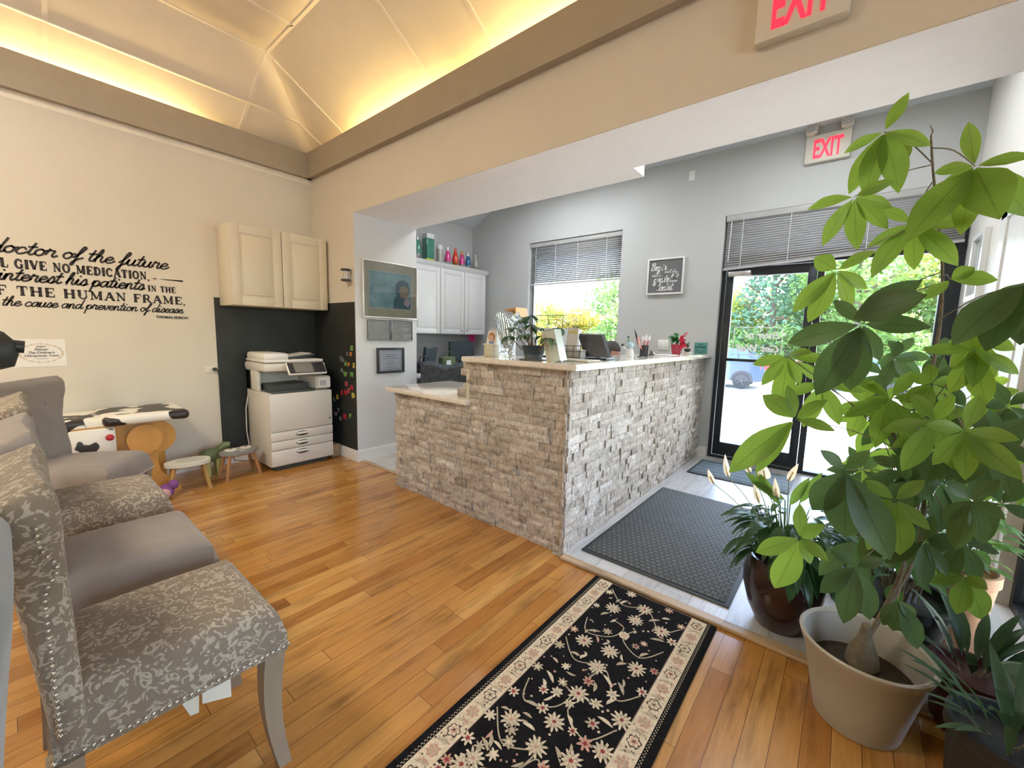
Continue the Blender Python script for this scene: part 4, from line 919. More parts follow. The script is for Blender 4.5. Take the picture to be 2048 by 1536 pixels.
a = MB(); P = [(-3.84, .2, .30), (-3.84, .2, .543), (-3.84, .58, .543)]+[(-3.84, .61+.115*math.sin(t), .425+.118*math.cos(t)) for t in np.linspace(0, PI, 16)]+[(-3.84, .58, .30)]; a.prism(P, (.04, 0, 0)); a.build('side_board', OAK, ck)
disc(.545, .425, .095, .105, -3.80, -3.765, OAK, 'headrest_disc', ck)
a = MB(); P = []
for z, hw in ((0, .16), (.04, .155), (.10, .10), (.17, .05), (.25, .035), (.32, .045)): P.append((-3.83, .575+hw, z))
for z, hw in ((.32, .045), (.25, .035), (.17, .05), (.10, .10), (.04, .155), (0, .16)): P.append((-3.83, .575-hw, z))
a.prism(P, (.035, 0, 0)); a.build('pedestal', OAK, ck)
a = MB(); a.box(-4.15, .1, 0, -4.05, .7, .52, bev=.01); a.build('rear_panel', OAK, ck)
a = MB(); a.ball((-3.735, .368, .475), .022, sc=(1, 1, 1)); a.cyl((-3.76, .368, .475), (-3.735, .368, .475), .008); a.build('knob', M('red knob', (.45, .02, .03), .3), ck)
# ---------------------------------------------------------------- stools
def stool(name, label, c, rz, topm, legm, W_=.26, D_=.15, H=.215, animal=None):
    t = thing(name, label, 'stool', (c[0], c[1], 0), rz); a = MB()
    if animal == 'shoe':
        P = [(W_/2*math.copysign(abs(math.cos(t_))**.6, math.cos(t_))*(1+.06*math.cos(2*t_)), D_/2*math.copysign(abs(math.sin(t_))**.8, math.sin(t_))*(1-.12*math.cos(2*t_)+.1*math.cos(t_)), H) for t_ in np.linspace(0, 2*PI, 36, endpoint=False)]
    else: P = [(W_/2*math.cos(t_)*(1+.06*math.cos(4*t_)), D_/2*math.sin(t_)*(1+.10*math.cos(2*t_)), H) for t_ in np.linspace(0, 2*PI, 36, endpoint=False)]
    a.prism(P, (0, 0, .026)); st = a.build('seat', topm, t, local=True, smooth=True)
    if animal == 'shoe':
        a = MB(); a.prism([(p[0]*.62+.02, p[1]*.62, H+.026) for p in P], (0, 0, .002)); a.build('painted_patch', M('pale sage paint', (.46, .48, .40), .6), st, local=True)
    else:
        for sx in (-1, 1):
            a = MB(); a.lathe((sx*.055, .02, H+.026), [(.042, 0), (.042, .008), (.03, .012)], 24); e = a.build('painted_eye', M('cream paint', (.68, .64, .54), .5), st, local=True)
            a = MB(); a.lathe((sx*.055, .02, H+.038), [(.014, 0), (.014, .0015)], 14); a.build('pupil', M('black paint', (.02, .02, .02), .5), st, local=True)
        a = MB(); a.box(-.02, -D_/2+.0, H+.026, .02, D_/2-.03, H+.029); a.build('nose_stripe', M('lighter grey paint', (.36, .36, .33), .6), st, local=True)
    for sx in (-1, 1):
        for sy in (-1, 1):
            a = MB(); a.tube([(sx*W_*.32, sy*D_*.28, H), (sx*W_*.46, sy*D_*.42, .001)], [.014, .011], 4); a.build('leg', legm, t, local=True)
        a = MB(); a.box(sx*W_*.39-.007, -D_*.34, .085, sx*W_*.39+.007, D_*.34, .107); a.build('stretcher', legm, t, local=True)
    a = MB(); a.box(-W_*.34, -.008, H-.03, W_*.34, .008, H); a.build('apron', legm, t, local=True)
    return t
LW1 = M('golden pine leg', (.47, .29, .10), .45); LW2 = M('reddish pine leg', (.40, .20, .09), .45)
stool('kids_stool', 'small kids stool with white and sage painted top on golden legs', (-3.74, .77), PI/2-.1, M('ivory painted wood', (.60, .60, .50), .45), LW1, .26, .17, .20, 'shoe')
stool('kids_stool', 'small kids stool painted grey with two cream eyes beside the copier', (-3.82, 1.13), PI/2+.05, M('slate grey painted wood', (.24, .24, .215), .5), LW2, .27, .19, .195)
# toys behind and under the stools
ty = thing('dinosaur_toy', 'green toy dinosaur standing between the two kids stools', 'toy', (-4.0, 1.0, 0)); GRN = M('olive green toy plastic', (.16, .20, .09), .5)
a = MB(); a.ball((-4.0, .98, .17), .06, sc=(1, 1.5, 1), n=16); a.tube([(-4.0, 1.04, .2), (-3.98, 1.08, .24), (-3.97, 1.11, .24)], [.035, .03, .022]); a.tube([(-4.0, .92, .16), (-4.02, .84, .12), (-4.02, .78, .10)], [.035, .02, .006]); a.build('body', GRN, ty)
for dx in (-.03, .03):
    for y in (.95, 1.02): a = MB(); a.tube([(-4.0+dx, y, .14), (-4.0+dx*1.3, y, .0)], [.02, .016]); a.build('leg', M('yellow green toy plastic', (.42, .42, .16), .5), ty)
ty = thing('toy_bundle', 'pink and purple plush toy tucked behind the white-topped stool', 'toy', (-3.67, .62, 0))
a = MB(); a.ball((-3.67, .62, .052), .05, M('purple plush', (.20, .07, .24), .9)); a.ball((-3.66, .66, .09), .035, M('purple plush', (.20, .07, .24), .9)); a.ball((-3.63, .60, .043), .042, M('pink plush', (.55, .30, .30), .9), sc=(1, 1, .9)); a.build('plush_body', None, ty)
# wall sconce fixture next to the opening
fx = thing('wall_bracket', 'black and chrome wall bracket at the opening corner above the chalkboard', 'bracket', (-3.54, YH-.04, 1.65))
for z in (1.755, 1.665): a = MB(); a.lathe((-3.535, YH-.045, z), [(.02, -.012), (.043, -.006), (.043, .006), (.02, .012)], 20); a.build('ring_clamp', M('black clamp', (.03, .03, .03), .4), fx)
a = MB(); a.lathe((-3.535, YH-.045, 1.66), [(.022, 0), (.022, .11)], 16, M('chrome', (.7, .7, .7), .12, 1)); a.box(-3.55, YH-.045, 1.66, -3.52, YH, 1.75, M('chrome', (.7, .7, .7), .12, 1)); a.build('holder', None, fx)
# tripod head at the left image edge
tr = thing('tripod', 'black tripod with rounded head and stubby handle at the left edge', 'tripod', (-2.20, -.20, 0)); BLK = M('black plastic', (.012, .013, .013), .5, vary=.2)
a = MB(); a.lathe((-2.20, -.048, 1.06), [(.02, 0), (.05, .01), (.062, .05), (.060, .09), (.035, .125), (.01, .14)], 20); a.tube([(-2.20, -.01, 1.14), (-2.20, .028, 1.135)], [.022, .021], 12); a.build('head', BLK, tr)
a = MB(); a.tube([(-2.20, -.06, 1.08), (-2.20, -.10, .75), (-2.20, -.2, .45)], .014); a.build('column', BLK, tr)
for k_ in range(3):
    t_ = k_*2.1+3.6; a = MB(); a.tube([(-2.20, -.2, .47), (-2.20+.16*math.cos(t_), -.27+.14*math.sin(t_), .0)], [.012, .009]); a.build('leg', BLK, tr)

# ---------------------------------------------------------------- pictures on the reveal wall
xs = XJ+.003; GLR = glass_mat('picture glass', (1, 1, 1), 1.6)
def framed(name, label, y0, z0, y1, z1, fw, fm, art, dep=.02):
    t = thing(name, label, 'picture', (xs, (y0+y1)/2, z0)); a = MB()
    a.box(xs, y0, z0, xs+dep, y0+fw, z1, bev=.002); a.box(xs, y1-fw, z0, xs+dep, y1, z1, bev=.002); a.box(xs, y0+fw, z0, xs+dep, y1-fw, z0+fw, bev=.002); a.box(xs, y0+fw, z1-fw, xs+dep, y1-fw, z1, bev=.002)
    a.build('frame', fm, t); a = MB(); art(a, xs+.004, y0+fw, z0+fw, y1-fw, z1-fw); a.build('print', None, t, smooth=False, fixn=False)
    a = MB(); a.box(xs+dep*.6, y0+fw, z0+fw, xs+dep*.6+.002, y1-fw, z1-fw); a.build('glass', GLR, t)
def q_(a, x, y0, z0, y1, z1, m): a.poly([(x, y0, z0), (x, y1, z0), (x, y1, z1), (x, y0, z1)], m)
def art1(a, x, y0, z0, y1, z1):
    q_(a, x, y0, z0, y1, z1, M('olive grey mat board', (.50, .47, .36), .8)); w, h = y1-y0, z1-z0
    ya, yb, za, zb = y0+.10*w, y1-.10*w, z0+.17*h, z1-.16*h
    q_(a, x+.001, ya-.008, za-.008, yb+.008, zb+.008, M('cream bevel', (.62, .58, .50), .7))
    m, N, L, P = newmat('teal misty print'); L.new(ramp(N, L, noise(N, L, coords(N, L), 9, 5, .6), [(.3, (.17, .34, .40)), (.7, (.38, .60, .64))]), P.inputs['Base Color']); P.inputs['Roughness'].default_value = .6
    q_(a, x+.002, ya, za, yb, zb, m); W_, Hh = yb-ya, zb-za
    def blob(pts, mm, dz): a.poly([(x+dz, ya+p[0]*W_, za+p[1]*Hh) for p in pts], mm)
    DK = M('dark slate blue ink', (.07, .16, .20), .6); FL = M('tan ink', (.36, .29, .21), .6)
    blob([(.55, 0), (.56, .22), (.62, .36), (.70, .42), (.86, .40), (.93, .30), (.97, .12), (.97, 0)], DK, .003)
    blob([(.64, .36), (.60, .52), (.61, .68), (.68, .80), (.80, .84), (.92, .78), (.96, .62), (.95, .48), (.88, .38)], DK, .0032)
    blob([(.72, .34), (.70, .52), (.74, .66), (.84, .68), (.91, .60), (.95, .50), (.91, .46), (.92, .38), (.86, .33), (.80, .30)], FL, .0036)
    blob([(.83, .12), (.80, .20), (.86, .34), (.92, .33), (.96, .18), (.92, .06)], M('pale lilac ink', (.52, .42, .50), .6), .0040)
    for i in range(6): blob([(.1, .56-i*.03), (.45-.03*(i % 3), .56-i*.03), (.45-.03*(i % 3), .572-i*.03), (.1, .572-i*.03)], M('pale blue ink', (.45, .60, .64), .6), .0036)
framed('framed_print', 'large framed teal print of a bearded profile figure on the reveal wall', 2.055, 1.345, 2.662, 1.868, .011, M('brushed silver frame', (.74, .72, .68), .3, .5), art1)
def art2(seed, name):
    def f(a, x, y0, z0, y1, z1):
        m, N, L, P = newmat(name); L.new(ramp(N, L, noise(N, L, coords(N, L), 30, 5, .6), [(.3, (.50, .50, .49)), (.7, (.72, .71, .69))]), P.inputs['Base Color']); q_(a, x, y0, z0, y1, z1, m)
        rn = random.Random(seed)
        for i in range(7):
            z = z1-.02-(z1-z0-.03)*i/7; q_(a, x+.001, y0+.02+rn.uniform(0, .02), z-.006, y1-.02-rn.uniform(0, .05), z, M('silver grey ink', (.74, .73, .71), .5))
    return f
framed('framed_plaque', 'small silver-framed grey plaque under the teal print, left one of the pair', 2.10, 1.135, 2.345, 1.328, .006, M('dark silver frame', (.22, .22, .22), .3, .6), art2(1, 'grey engraved plate'))
framed('framed_plaque', 'small silver-framed grey plaque under the teal print, right one of the pair', 2.352, 1.132, 2.60, 1.332, .006, M('dark silver frame', (.22, .22, .22), .3, .6), art2(2, 'grey engraved plate'))
def art3(a, x, y0, z0, y1, z1):
    q_(a, x, y0, z0, y1, z1, M('lilac grey mat', (.66, .66, .71), .8)); q_(a, x+.001, y0+.022, z0+.022, y1-.022, z1-.022, M('certificate paper', (.80, .78, .82), .7)); rn = random.Random(4)
    for i, (w, hh) in enumerate(((.6, .004), (.5, .007), (.75, .006), (.35, .003), (.5, .004), (.3, .005), (.6, .003), (.25, .003))):
        z = z1-.045-i*.021; c = (y0+y1)/2; q_(a, x+.002, c-w*.11, z, c+w*.11, z+hh, M('grey print ink light', (.30, .30, .33), .7))
framed('framed_certificate', 'black-framed certificate lowest on the reveal wall', 2.193, .818, 2.50, 1.064, .022, M('black frame', (.03, .03, .032), .35), art3)

# ================================================================ EXIT SIGNS, WALL SIGN, PLATES
WPL = M('ivory plastic housing', (.66, .62, .52), .45, vary=.02); REDL = M('glowing red exit letters', (.8, .05, .08), .5, vary=0, emit=(1.0, .01, .04), es=.6)
def exit_sign(label, x0, x1, z0, z1, y, heads, th=.045):
    t = thing('exit_sign', label, 'sign', ((x0+x1)/2, y, z0)); a = MB(); a.box(x0, y-th, z0, x1, y-.001, z1, bev=.006); a.build('housing', WPL, t)
    a = MB(); h = (z1-z0)*.86; me = text_mesh('EXIT', 1.0, off=.02); xs_ = [v.co.x for v in me.vertices]; ys_ = [v.co.y for v in me.vertices]; w0 = max(xs_)-min(xs_); h0 = max(ys_)-min(ys_); bpy.data.meshes.remove(me)
    W_ = (x1-x0)*.64; Hh = (z1-z0)*.68
    add_text(a, 'EXIT', 1.0, MX(((x0+x1)/2+.0, y-th-.001, (z0+z1)/2-Hh/2), (W_/w0, 0, 0), (0, 0, Hh/h0), (0, -1, 0)), REDL, off=.028, ext=.0012)
    a.build('letters', None, t, smooth=False)
    if heads:
        for xx in (x0+.035, x1-.035):
            a = MB(); a.cyl((xx, y-.03, z1), (xx, y-.03, z1+.015), .02, .03, 16); a.box(xx-.040, y-.085, z1+.008, xx+.040, y-.005, z1+.086, bev=.010)
            hd = a.build('lamp_head', WPL, t); a = MB(); a.box(xx-.032, y-.0875, z1+.016, xx+.032, y-.084, z1+.078, bev=.001)
            a.build('lens', M('prismatic lamp lens', (.46, .46, .44), .15, vary=.3, vs=90), hd)
exit_sign('large exit sign on the header wall, cut off by the top edge', -.405, -.115, 2.368, 2.60, YH, False, .05)
exit_sign('small exit sign with two emergency lamp heads above the glass entrance', -.462, -.155, 2.745, 2.965, YE, True)
def wallplate(name, label, cat, x0, z0, x1, z1, tog=0):
    t = thing(name, label, cat, ((x0+x1)/2, YE, z0)); a = MB(); a.box(x0, YE-.007, z0, x1, YE, z1, bev=.002); a.build('cover_plate', TRIM, t)
    for k_ in range(tog):
        x = x0+(x1-x0)*(k_+.5)/tog; a = MB(); a.box(x-.012, YE-.012, (z0+z1)/2-.03, x+.012, YE-.005, (z0+z1)/2+.03, bev=.002); a.build('rocker', M('white rocker', (.70, .70, .67), .4), t)
wallplate('blank_plate', 'small white sensor plate high on the grey front wall', 'plate', -1.435, 2.817, -1.375, 2.915)
wallplate('light_switch', 'white double light switch between pen cup and red potted plant', 'switch', -1.64, 1.095, -1.525, 1.205, 2)
sg = thing('wall_sign', 'grey square Begin each day sign in a white frame', 'sign', (-1.61, YE, 1.693)); x0, x1, z0, z1 = -1.80, -1.41, 1.69, 2.072
a = MB(); fw = .017
for q in ((x0, z0, x0+fw, z1), (x1-fw, z0, x1, z1), (x0+fw, z0, x1-fw, z0+fw), (x0+fw, z1-fw, x1-fw, z1)): a.box(q[0], YE-.032, q[1], q[2], YE-.001, q[3], bev=.002)
a.build('frame', TRIM, sg)
SG = M('slate grey sign board', (.145, .14, .145), .7, vary=.03); a = MB(); a.box(x0+fw, YE-.02, z0+fw, x1-fw, YE-.004, z1-fw); a.build('board', SG, sg)
a = MB(); ts = lambda p: Vector((p.x, YE-.0215, p.y)); WH = M('white painted letters', (.78, .77, .74), .6, vary=0)
for t_, cx, z, u, w in (('Begin', -1.685, 1.950, .036, .27), ('each day', -1.545, 1.915, .019, .18), ('with a', -1.70, 1.882, .019, .18), ('grateful', -1.605, 1.822, .036, .27), ('heart.', -1.60, 1.735, .036, .27)):
    s_ = .90; write_script(a, t_, cx-script_width(t_)*u*s_/2, z, u, ts, WH, w, sx=s_)
a.build('lettering', None, sg, smooth=False, fixn=False)

# ================================================================ OFFICE BEHIND THE COUNTER
CW = M('white shaker cabinet paint', (.70, .70, .69), .4, vary=.01); xf = -4.215
uc = thing('upper_cabinets', 'white shaker upper cabinets with crown under the row of lava lamps', 'cabinet', (-4.38, 3.6, 1.20))
a = MB(); a.box(XL+.003, 2.72, 1.205, xf, 4.462, 2.06); a.build('body', CW, uc, smooth=False)
a = MB(); a.prism([(XL+.003, 2.70, 2.06), (xf+.01, 2.70, 2.06), (xf+.03, 2.70, 2.085), (xf+.05, 2.70, 2.12), (XL+.003, 2.70, 2.12)], (0, 1.80, 0)); a.build('crown_moulding', CW, uc, smooth=False)
for i, (y0, y1, kn) in enumerate(((2.725, 3.15, None), (3.155, 3.60, None), (3.61, 4.035, (3.985, 1.265)), (4.045, 4.458, (4.095, 1.265)))): cab_door(uc, xf, y0, y1, 1.21, 2.055, CW, kn, .06)
# lava lamps on the cabinets
CHR = M('polished lamp base', (.72, .70, .68), .15, 1)
def liquid(n, c, e=.0): return M('lava liquid '+n, c, .12, vary=.15, vs=14, coat=.6)
def lava(y, label, lc, kind='cone', sc_=1.0, base=CHR, topm=CHR, x=-4.35):
    t = thing('lava_lamp', label, 'lamp', (x, y, 2.1205), 0, 'lava lamps on top of the cabinets'); c = (x, y, 2.1205); s_ = sc_
    if kind == 'cone':
        a = MB(); a.lathe(c, [(.035*s_, 0), (.038*s_, .006), (.026*s_, .035*s_), (.040*s_, .065*s_)], 24); a.build('base', base, t)
        a = MB(); a.lathe(c, [(.040*s_, .066*s_), (.046*s_, .09*s_), (.040*s_, .13*s_), (.022*s_, .205*s_)], 24); a.build('globe', lc, t)
        a = MB(); a.lathe(c, [(.022*s_, .206*s_), (.014*s_, .255*s_), (.008*s_, .258*s_)], 20); a.build('cap', topm, t)
    else:
        a = MB(); a.box(c[0]-.05, y-.06, c[2], c[0]+.05, y+.06, c[2]+.05*s_, bev=.004); a.build('base', base, t)
        a = MB(); a.box(c[0]-.05, y-.06, c[2]+.051*s_, c[0]+.05, y+.06, c[2]+.30*s_, bev=.004); a.build('globe', lc, t)
        a = MB(); a.box(c[0]-.05, y-.06, c[2]+.301*s_, c[0]+.05, y+.06, c[2]+.36*s_, bev=.004); a.build('cap', topm, t)
GRN2 = liquid('green', (.05, .22, .15)); PINK = liquid('pink', (.62, .05, .24)); ORG = liquid('orange red', (.62, .05, .02)); BLU = liquid('blue', (.02, .14, .30)); CLR = liquid('clear', (.40, .38, .34)); 
lava(3.355, 'green lava lamp mostly hidden by the reveal wall, first in the row', GRN2, 'cone', 1.25)
lava(3.53, 'tall rectangular green lava lamp with yellow wax', GRN2, 'box', 1.0, M('yellow wax base', (.50, .55, .05), .3), M('frosted cap', (.7, .7, .68), .4))
t = thing('lava_lamp', 'tall clear lamp cylinder with pale cap between green and pink lamps', 'lamp', (-4.35, 3.72, 2.1205)); a = MB(); a.lathe((-4.35, 3.72, 2.1205), [(.042, 0), (.042, .20)], 24); a.build('globe', CLR, t)
a = MB(); a.lathe((-4.35, 3.72, 2.1205), [(.043, .201), (.043, .225), (.034, .255), (.02, .26)], 24); a.build('cap', M('frosted cap', (.7, .7, .68), .4), t)
lava(3.865, 'pink lava lamp with silver cap, left of the orange one', PINK)
lava(4.005, 'orange red lava lamp with pointed red cap and amber base', ORG, 'cone', 1.02, M('amber base', (.45, .20, .03), .2, .6), ORG)
lava(4.13, 'small pink lava lamp with orange tip, right of the orange one', PINK, 'cone', .95, CHR, M('orange cap', (.6, .25, .03), .3))
lava(4.25, 'blue lava lamp with silver cap', BLU, 'cone', .95)
lava(4.405, 'clear amber lava lamp at the right end of the row', CLR, 'cone', .95)
# desk along the office wall
DW = M('white desk laminate', (.62, .62, .62), .4); dk = thing('office_desk', 'white laminate desk along the office wall', 'desk', (-4.1, 3.5, 0))
a = MB(); a.box(XL+.003, 2.75, .70, -3.75, 4.50, .735, bev=.003); a.build('desktop', DW, dk)
for y in (2.76, 3.6, 4.46): a = MB(); a.box(XL+.02, y, 0, -3.8, y+.03, .70); a.build('side_panel', DW, dk, smooth=False)
def monitor(label, c, w, h, rz, tilt=0, z0=.735, back=False):
    t = thing('computer_monitor', label, 'monitor', (c[0], c[1], z0), rz, None); a = MB(); a.box(-w/2, -.018, .10, w/2, .018, .10+h, bev=.006, rot=(Vector((0, 0, .1)), Matrix.Rotation(tilt, 4, 'X'))); a.build('housing', M('black monitor plastic', (.035, .045, .05), .4, vary=.1), t, local=True)
    a = MB(); a.box(-w/2+.012, -.0205, .112, w/2-.012, -.018, .10+h-.012, rot=(Vector((0, 0, .1)), Matrix.Rotation(tilt, 4, 'X'))); a.build('screen', M('off black screen', (.055, .075, .085), .2), t, local=True)
    a = MB(); a.box(-.10, -.07, 0, .10, .09, .012, bev=.004); a.box(-.03, .01, .01, .03, .035, .16); a.build('stand', M('black monitor plastic', (.035, .045, .05), .4), t, local=True); return t
monitor('wide black monitor on the office desk under the cabinets', (-4.22, 4.02), .46, .27, PI/2)
monitor('smaller dark monitor at the left end of the office desk', (-4.22, 3.44), .24, .20, PI/2+.2, .15)
for (y, lb, mm, sz) in ((2.98, 'dark handbag on the desk beside the reveal wall', M('dark plum leather', (.05, .03, .045), .5), (.10, .12, .12)),):
    t = thing('handbag', lb, 'bag', (-4.0, 3.2, .735)); a = MB(); a.box(-4.12, 3.06, .7355, -3.92, 3.34, .86, bev=.045, seg=4); a.build('bag_body', mm, t); a = MB(); a.tube([(-4.02, 3.12, .85), (-4.02, 3.15, .93), (-4.02, 3.25, .93), (-4.02, 3.28, .85)], .008); a.build('handle', mm, t)
def office_chair(label, c, rz, h=.98):
    t = thing('office_chair', label, 'chair', (c[0], c[1], 0), rz); B_ = M('black mesh fabric', (.04, .05, .06), .75, vary=.2, vs=40)
    a = MB(); a.box(-.23, -.22, .44, .23, .24, .51, bev=.03, seg=4); a.build('seat', B_, t, local=True)
    a = MB(); a.box(-.21, -.27, .56, .21, -.20, h, bev=.03, seg=4); a.build('backrest', B_, t, local=True)
    a = MB(); a.tube([(0, -.02, .44), (0, -.02, .1)], .025); a.tube([(0, -.1, .45), (0, -.25, .5), (0, -.25, .62)], .018); a.build('column', MRIM, t, local=True)
    for k_ in range(5):
        an = 2*PI*k_/5; a = MB(); a.tube([(0, -.02, .10), (.26*math.cos(an), -.02+.26*math.sin(an), .06)], [.02, .013]); a.ball((.26*math.cos(an), -.02+.26*math.sin(an), .028), .027, n=10); a.build('leg', MRIM, t, local=True)
    return t
office_chair('black office chair with jackets over it behind the lowered counter', (-3.25, 3.0), .5, .90)
office_chair('black office chair the receptionist sits on', (-1.86, 3.5), -PI/2, .80)
t = thing('jacket', 'dark grey jacket draped over the left office chair', 'jacket', (-3.2, 2.85, .5)); m_ = M('dark slate fabric', (.05, .065, .08), .8, vary=.4, vs=22)
a = MB(); c_, s_ = math.cos(.5), math.sin(.5)
def jk(u, v):
    an = PI*(u*1.0); w = .25*(1-.1*v); x = (u-.5)*.5; yy = -.285-.02*math.sin(u*22)*(1-v)-.03*(v < 1); z = .915-.40*(1-v)+.02*math.sin(u*9)
    return (-3.25+x*c_-yy*s_, 3.0+x*s_+yy*c_, z)
a.grid(jk, 28, 10); a.build('cloth', m_, t, solid=.012, fixn=False)
for lb, c, sz, mm in (('olive green tote bag hanging on the office chair', (-3.62, 3.02, .80), (.16, .10, .20), M('olive canvas', (.10, .13, .06), .85)),):
    t = thing('tote_bag', lb, 'bag', (-3.66, 3.3, .735)); a = MB(); a.box(-3.86, 3.28, .7355, -3.77, 3.50, .93, bev=.02, seg=3); a.build('bag_body', mm, t); a = MB(); a.tube([(-3.81, 3.33, .92), (-3.81, 3.36, .99), (-3.81, 3.43, .99), (-3.81, 3.46, .92)], .006); a.build('handle', mm, t)
    a = MB(); a.box(-3.769, 3.34, .83, -3.766, 3.41, .89); a.build('white_patch', TRIM, t)
t = thing('note_pad', 'small yellow note pad on the office desk', 'paper', (-3.86, 3.75, .735)); a = MB(); a.box(-3.9, 3.64, .7355, -3.80, 3.74, .76, M('yellow note paper', (.62, .66, .15), .6)); a.build('pad', None, t)
t = thing('ribbon_bow', 'magenta ribbon streamer hanging under the white upper cabinets', 'ribbon', (-4.4, 4.32, .98)); MG = M('magenta ribbon', (.70, .03, .20), .5, vary=.2, vs=30); 
a = MB(); a.prism([(-4.36, 4.25, 1.204), (-4.36, 4.42, 1.204), (-4.36, 4.41, 1.10), (-4.36, 4.39, 1.0), (-4.36, 4.33, .985), (-4.36, 4.34, 1.08), (-4.36, 4.30, 1.14)], (.012, 0, 0)); a.ball((-4.345, 4.38, 1.16), .03, sc=(.4, 1, 1)); a.build('ribbon', MG, t, smooth=False)

# letter tray with orange folder, on the ledge near the window
sh = thing('filing_shelf', 'white open shelf unit under the office window holding the letter tray', 'shelf', (-3.0, 4.05, 0)); a = MB(); 
for x in (-3.42, -2.45): a.box(x, 3.72, 0, x+.03, 4.2, 1.30)
for z in (.05, .45, .9, 1.27): a.box(-3.39, 3.72, z, -2.45, 4.2, z+.03)
a.build('carcass', DW, sh, smooth=False)
tr = thing('letter_tray', 'black letter tray holding white papers and an orange folder', 'tray', (-3.24, 3.9, 1.30)); a = MB(); a.box(-3.385, 3.80, 1.301, -3.09, 4.08, 1.36, bev=.004); a.box(-3.39, 3.79, 1.40, -3.085, 4.08, 1.425, bev=.004); a.box(-3.385, 4.06, 1.36, -3.09, 4.08, 1.40); a.build('tray_body', M('black tray plastic', (.03, .035, .05), .5), tr)
a = MB(); a.prism([(-3.38, 3.8, 1.426), (-3.10, 3.8, 1.426), (-3.14, 3.82, 1.50), (-3.30, 3.82, 1.475)], (0, .2, 0)); a.build('papers', M('bluish white papers', (.62, .64, .70), .7, vary=.05), tr)
a = MB(); a.prism([(-3.24, 3.79, 1.515), (-3.075, 3.79, 1.54), (-3.06, 3.79, 1.43), (-3.09, 3.79, 1.43), (-3.10, 3.79, 1.50), (-3.24, 3.79, 1.50)], (0, .22, 0)); a.build('orange_folder', M('orange folder', (.62, .28, .08), .6), tr)
rk = thing('wire_rack', 'thin black wire rack standing in front of the office window', 'rack', (-2.8, 4.05, 1.3)); a = MB()
for x in (-2.95, -2.75, -2.55): a.tube([(x, 4.0, 1.301), (x, 4.0, 1.452)], .004, 6)
a.tube([(-3.02, 4.0, 1.452), (-2.50, 4.0, 1.452)], .004, 6); a.tube([(-2.95, 4.0, 1.40), (-2.55, 4.0, 1.40)], .003, 6); a.build('wires', MRIM, rk)

# ================================================================ ON THE COUNTER
TZ = ZT+.0335
def cw(px, Y): return atY(px, 710, Y).x
# girl card on a box
t = thing('name_card', 'small card with a drawn smiling child on a beige box, counter left end', 'card', (-1.83, 2.02, TZ)); a = MB(); a.box(-1.885, 2.0, TZ, -1.805, 2.06, TZ+.075, bev=.002); a.build('card_box', M('beige card box', (.52, .49, .37), .7), t)
a = MB(); a.box(-1.90, 2.0, TZ+.0755, -1.785, 2.05, TZ+.082); a.prism([(-1.885, 2.02, TZ+.082), (-1.795, 2.02, TZ+.082), (-1.80, 2.03, TZ+.17), (-1.875, 2.03, TZ+.17)], (0, .004, 0)); cd = a.build('card', M('white card', (.72, .71, .68), .6), t)
a = MB(); yy = 2.0185; HR = M('auburn drawing ink', (.48, .22, .10), .6, vary=0)
def el(cx, cz, rx, rz_, m, dy): a.poly([(cx+rx*math.cos(q), yy-dy, cz+rz_*math.sin(q)) for q in np.linspace(0, 2*PI, 18, endpoint=False)], m)
el(-1.838, TZ+.125, .026, .032, HR, 0); el(-1.838, TZ+.118, .018, .020, M('peach drawing ink', (.70, .50, .40), .6, vary=0), .001); el(-1.838, TZ+.092, .022, .011, M('blue drawing ink', (.18, .32, .58), .6, vary=0), .0005); el(-1.844, TZ+.120, .002, .003, MRIM, .002); el(-1.832, TZ+.120, .002, .003, MRIM, .002); el(-1.838, TZ+.110, .006, .002, M('red drawing ink', (.6, .1, .1), .6, vary=0), .002)
a.build('drawing', None, cd, fixn=False, smooth=False)
# cut glass vase
m, N, L, P = newmat('cut glass'); P.inputs['Base Color'].default_value = (.92, .95, .94, 1); P.inputs['Roughness'].default_value = .05; P.inputs['IOR'].default_value = 1.35; P.inputs['Transmission Weight'].default_value = .92; wv = N.new('ShaderNodeTexWave'); wv.inputs['Scale'].default_value = 26; wv.inputs['Distortion'].default_value = 4; L.new(coords(N, L, (1, 1, .25)), wv.inputs['Vector']); bump(N, L, P, wv.outputs['Fac'], .9, .006); CUT = m
t = thing('glass_vase', 'tall cut glass vase with flared rim beside the dark plant pot', 'vase', (-1.685, 2.0, TZ))
a = MB(); n_ = 48; prof = [(.048, 0), (.05, .02), (.034, .045), (.04, .08), (.055, .15), (.068, .21), (.085, .265), (.082, .265), (.063, .205), (.05, .15), (.034, .085), (.02, .06)]; rings = []
for r, z in prof:
    rings.append([a.b.verts.new(Vector((-1.685+(r*(1+.04*math.cos(8*q)))*math.cos(q), 2.0+(r*(1+.04*math.cos(8*q)))*math.sin(q), TZ+z+(.018*math.cos(4*q) if .26 < z else 0)))) for q in np.linspace(0, 2*PI, n_, endpoint=False)])
for A, B in zip(rings, rings[1:]):
    for k_ in range(n_): a.b.faces.new((A[k_], A[(k_+1) % n_], B[(k_+1) % n_], B[k_]))
a.b.faces.new(rings[0][::-1]); a.b.faces.new(rings[-1]); a.build('vase_body', CUT, t)
t = thing('hand_sanitizer', 'slim clear bottle with red label behind the cut glass vase', 'bottle', (-1.60, 2.16, TZ)); a = MB(); a.lathe((-1.60, 2.16, TZ), [(.03, 0), (.032, .01), (.032, .13), (.012, .155), (.012, .17)], 20); a.build('bottle_body', M('milky plastic', (.60, .62, .63), .2), t)
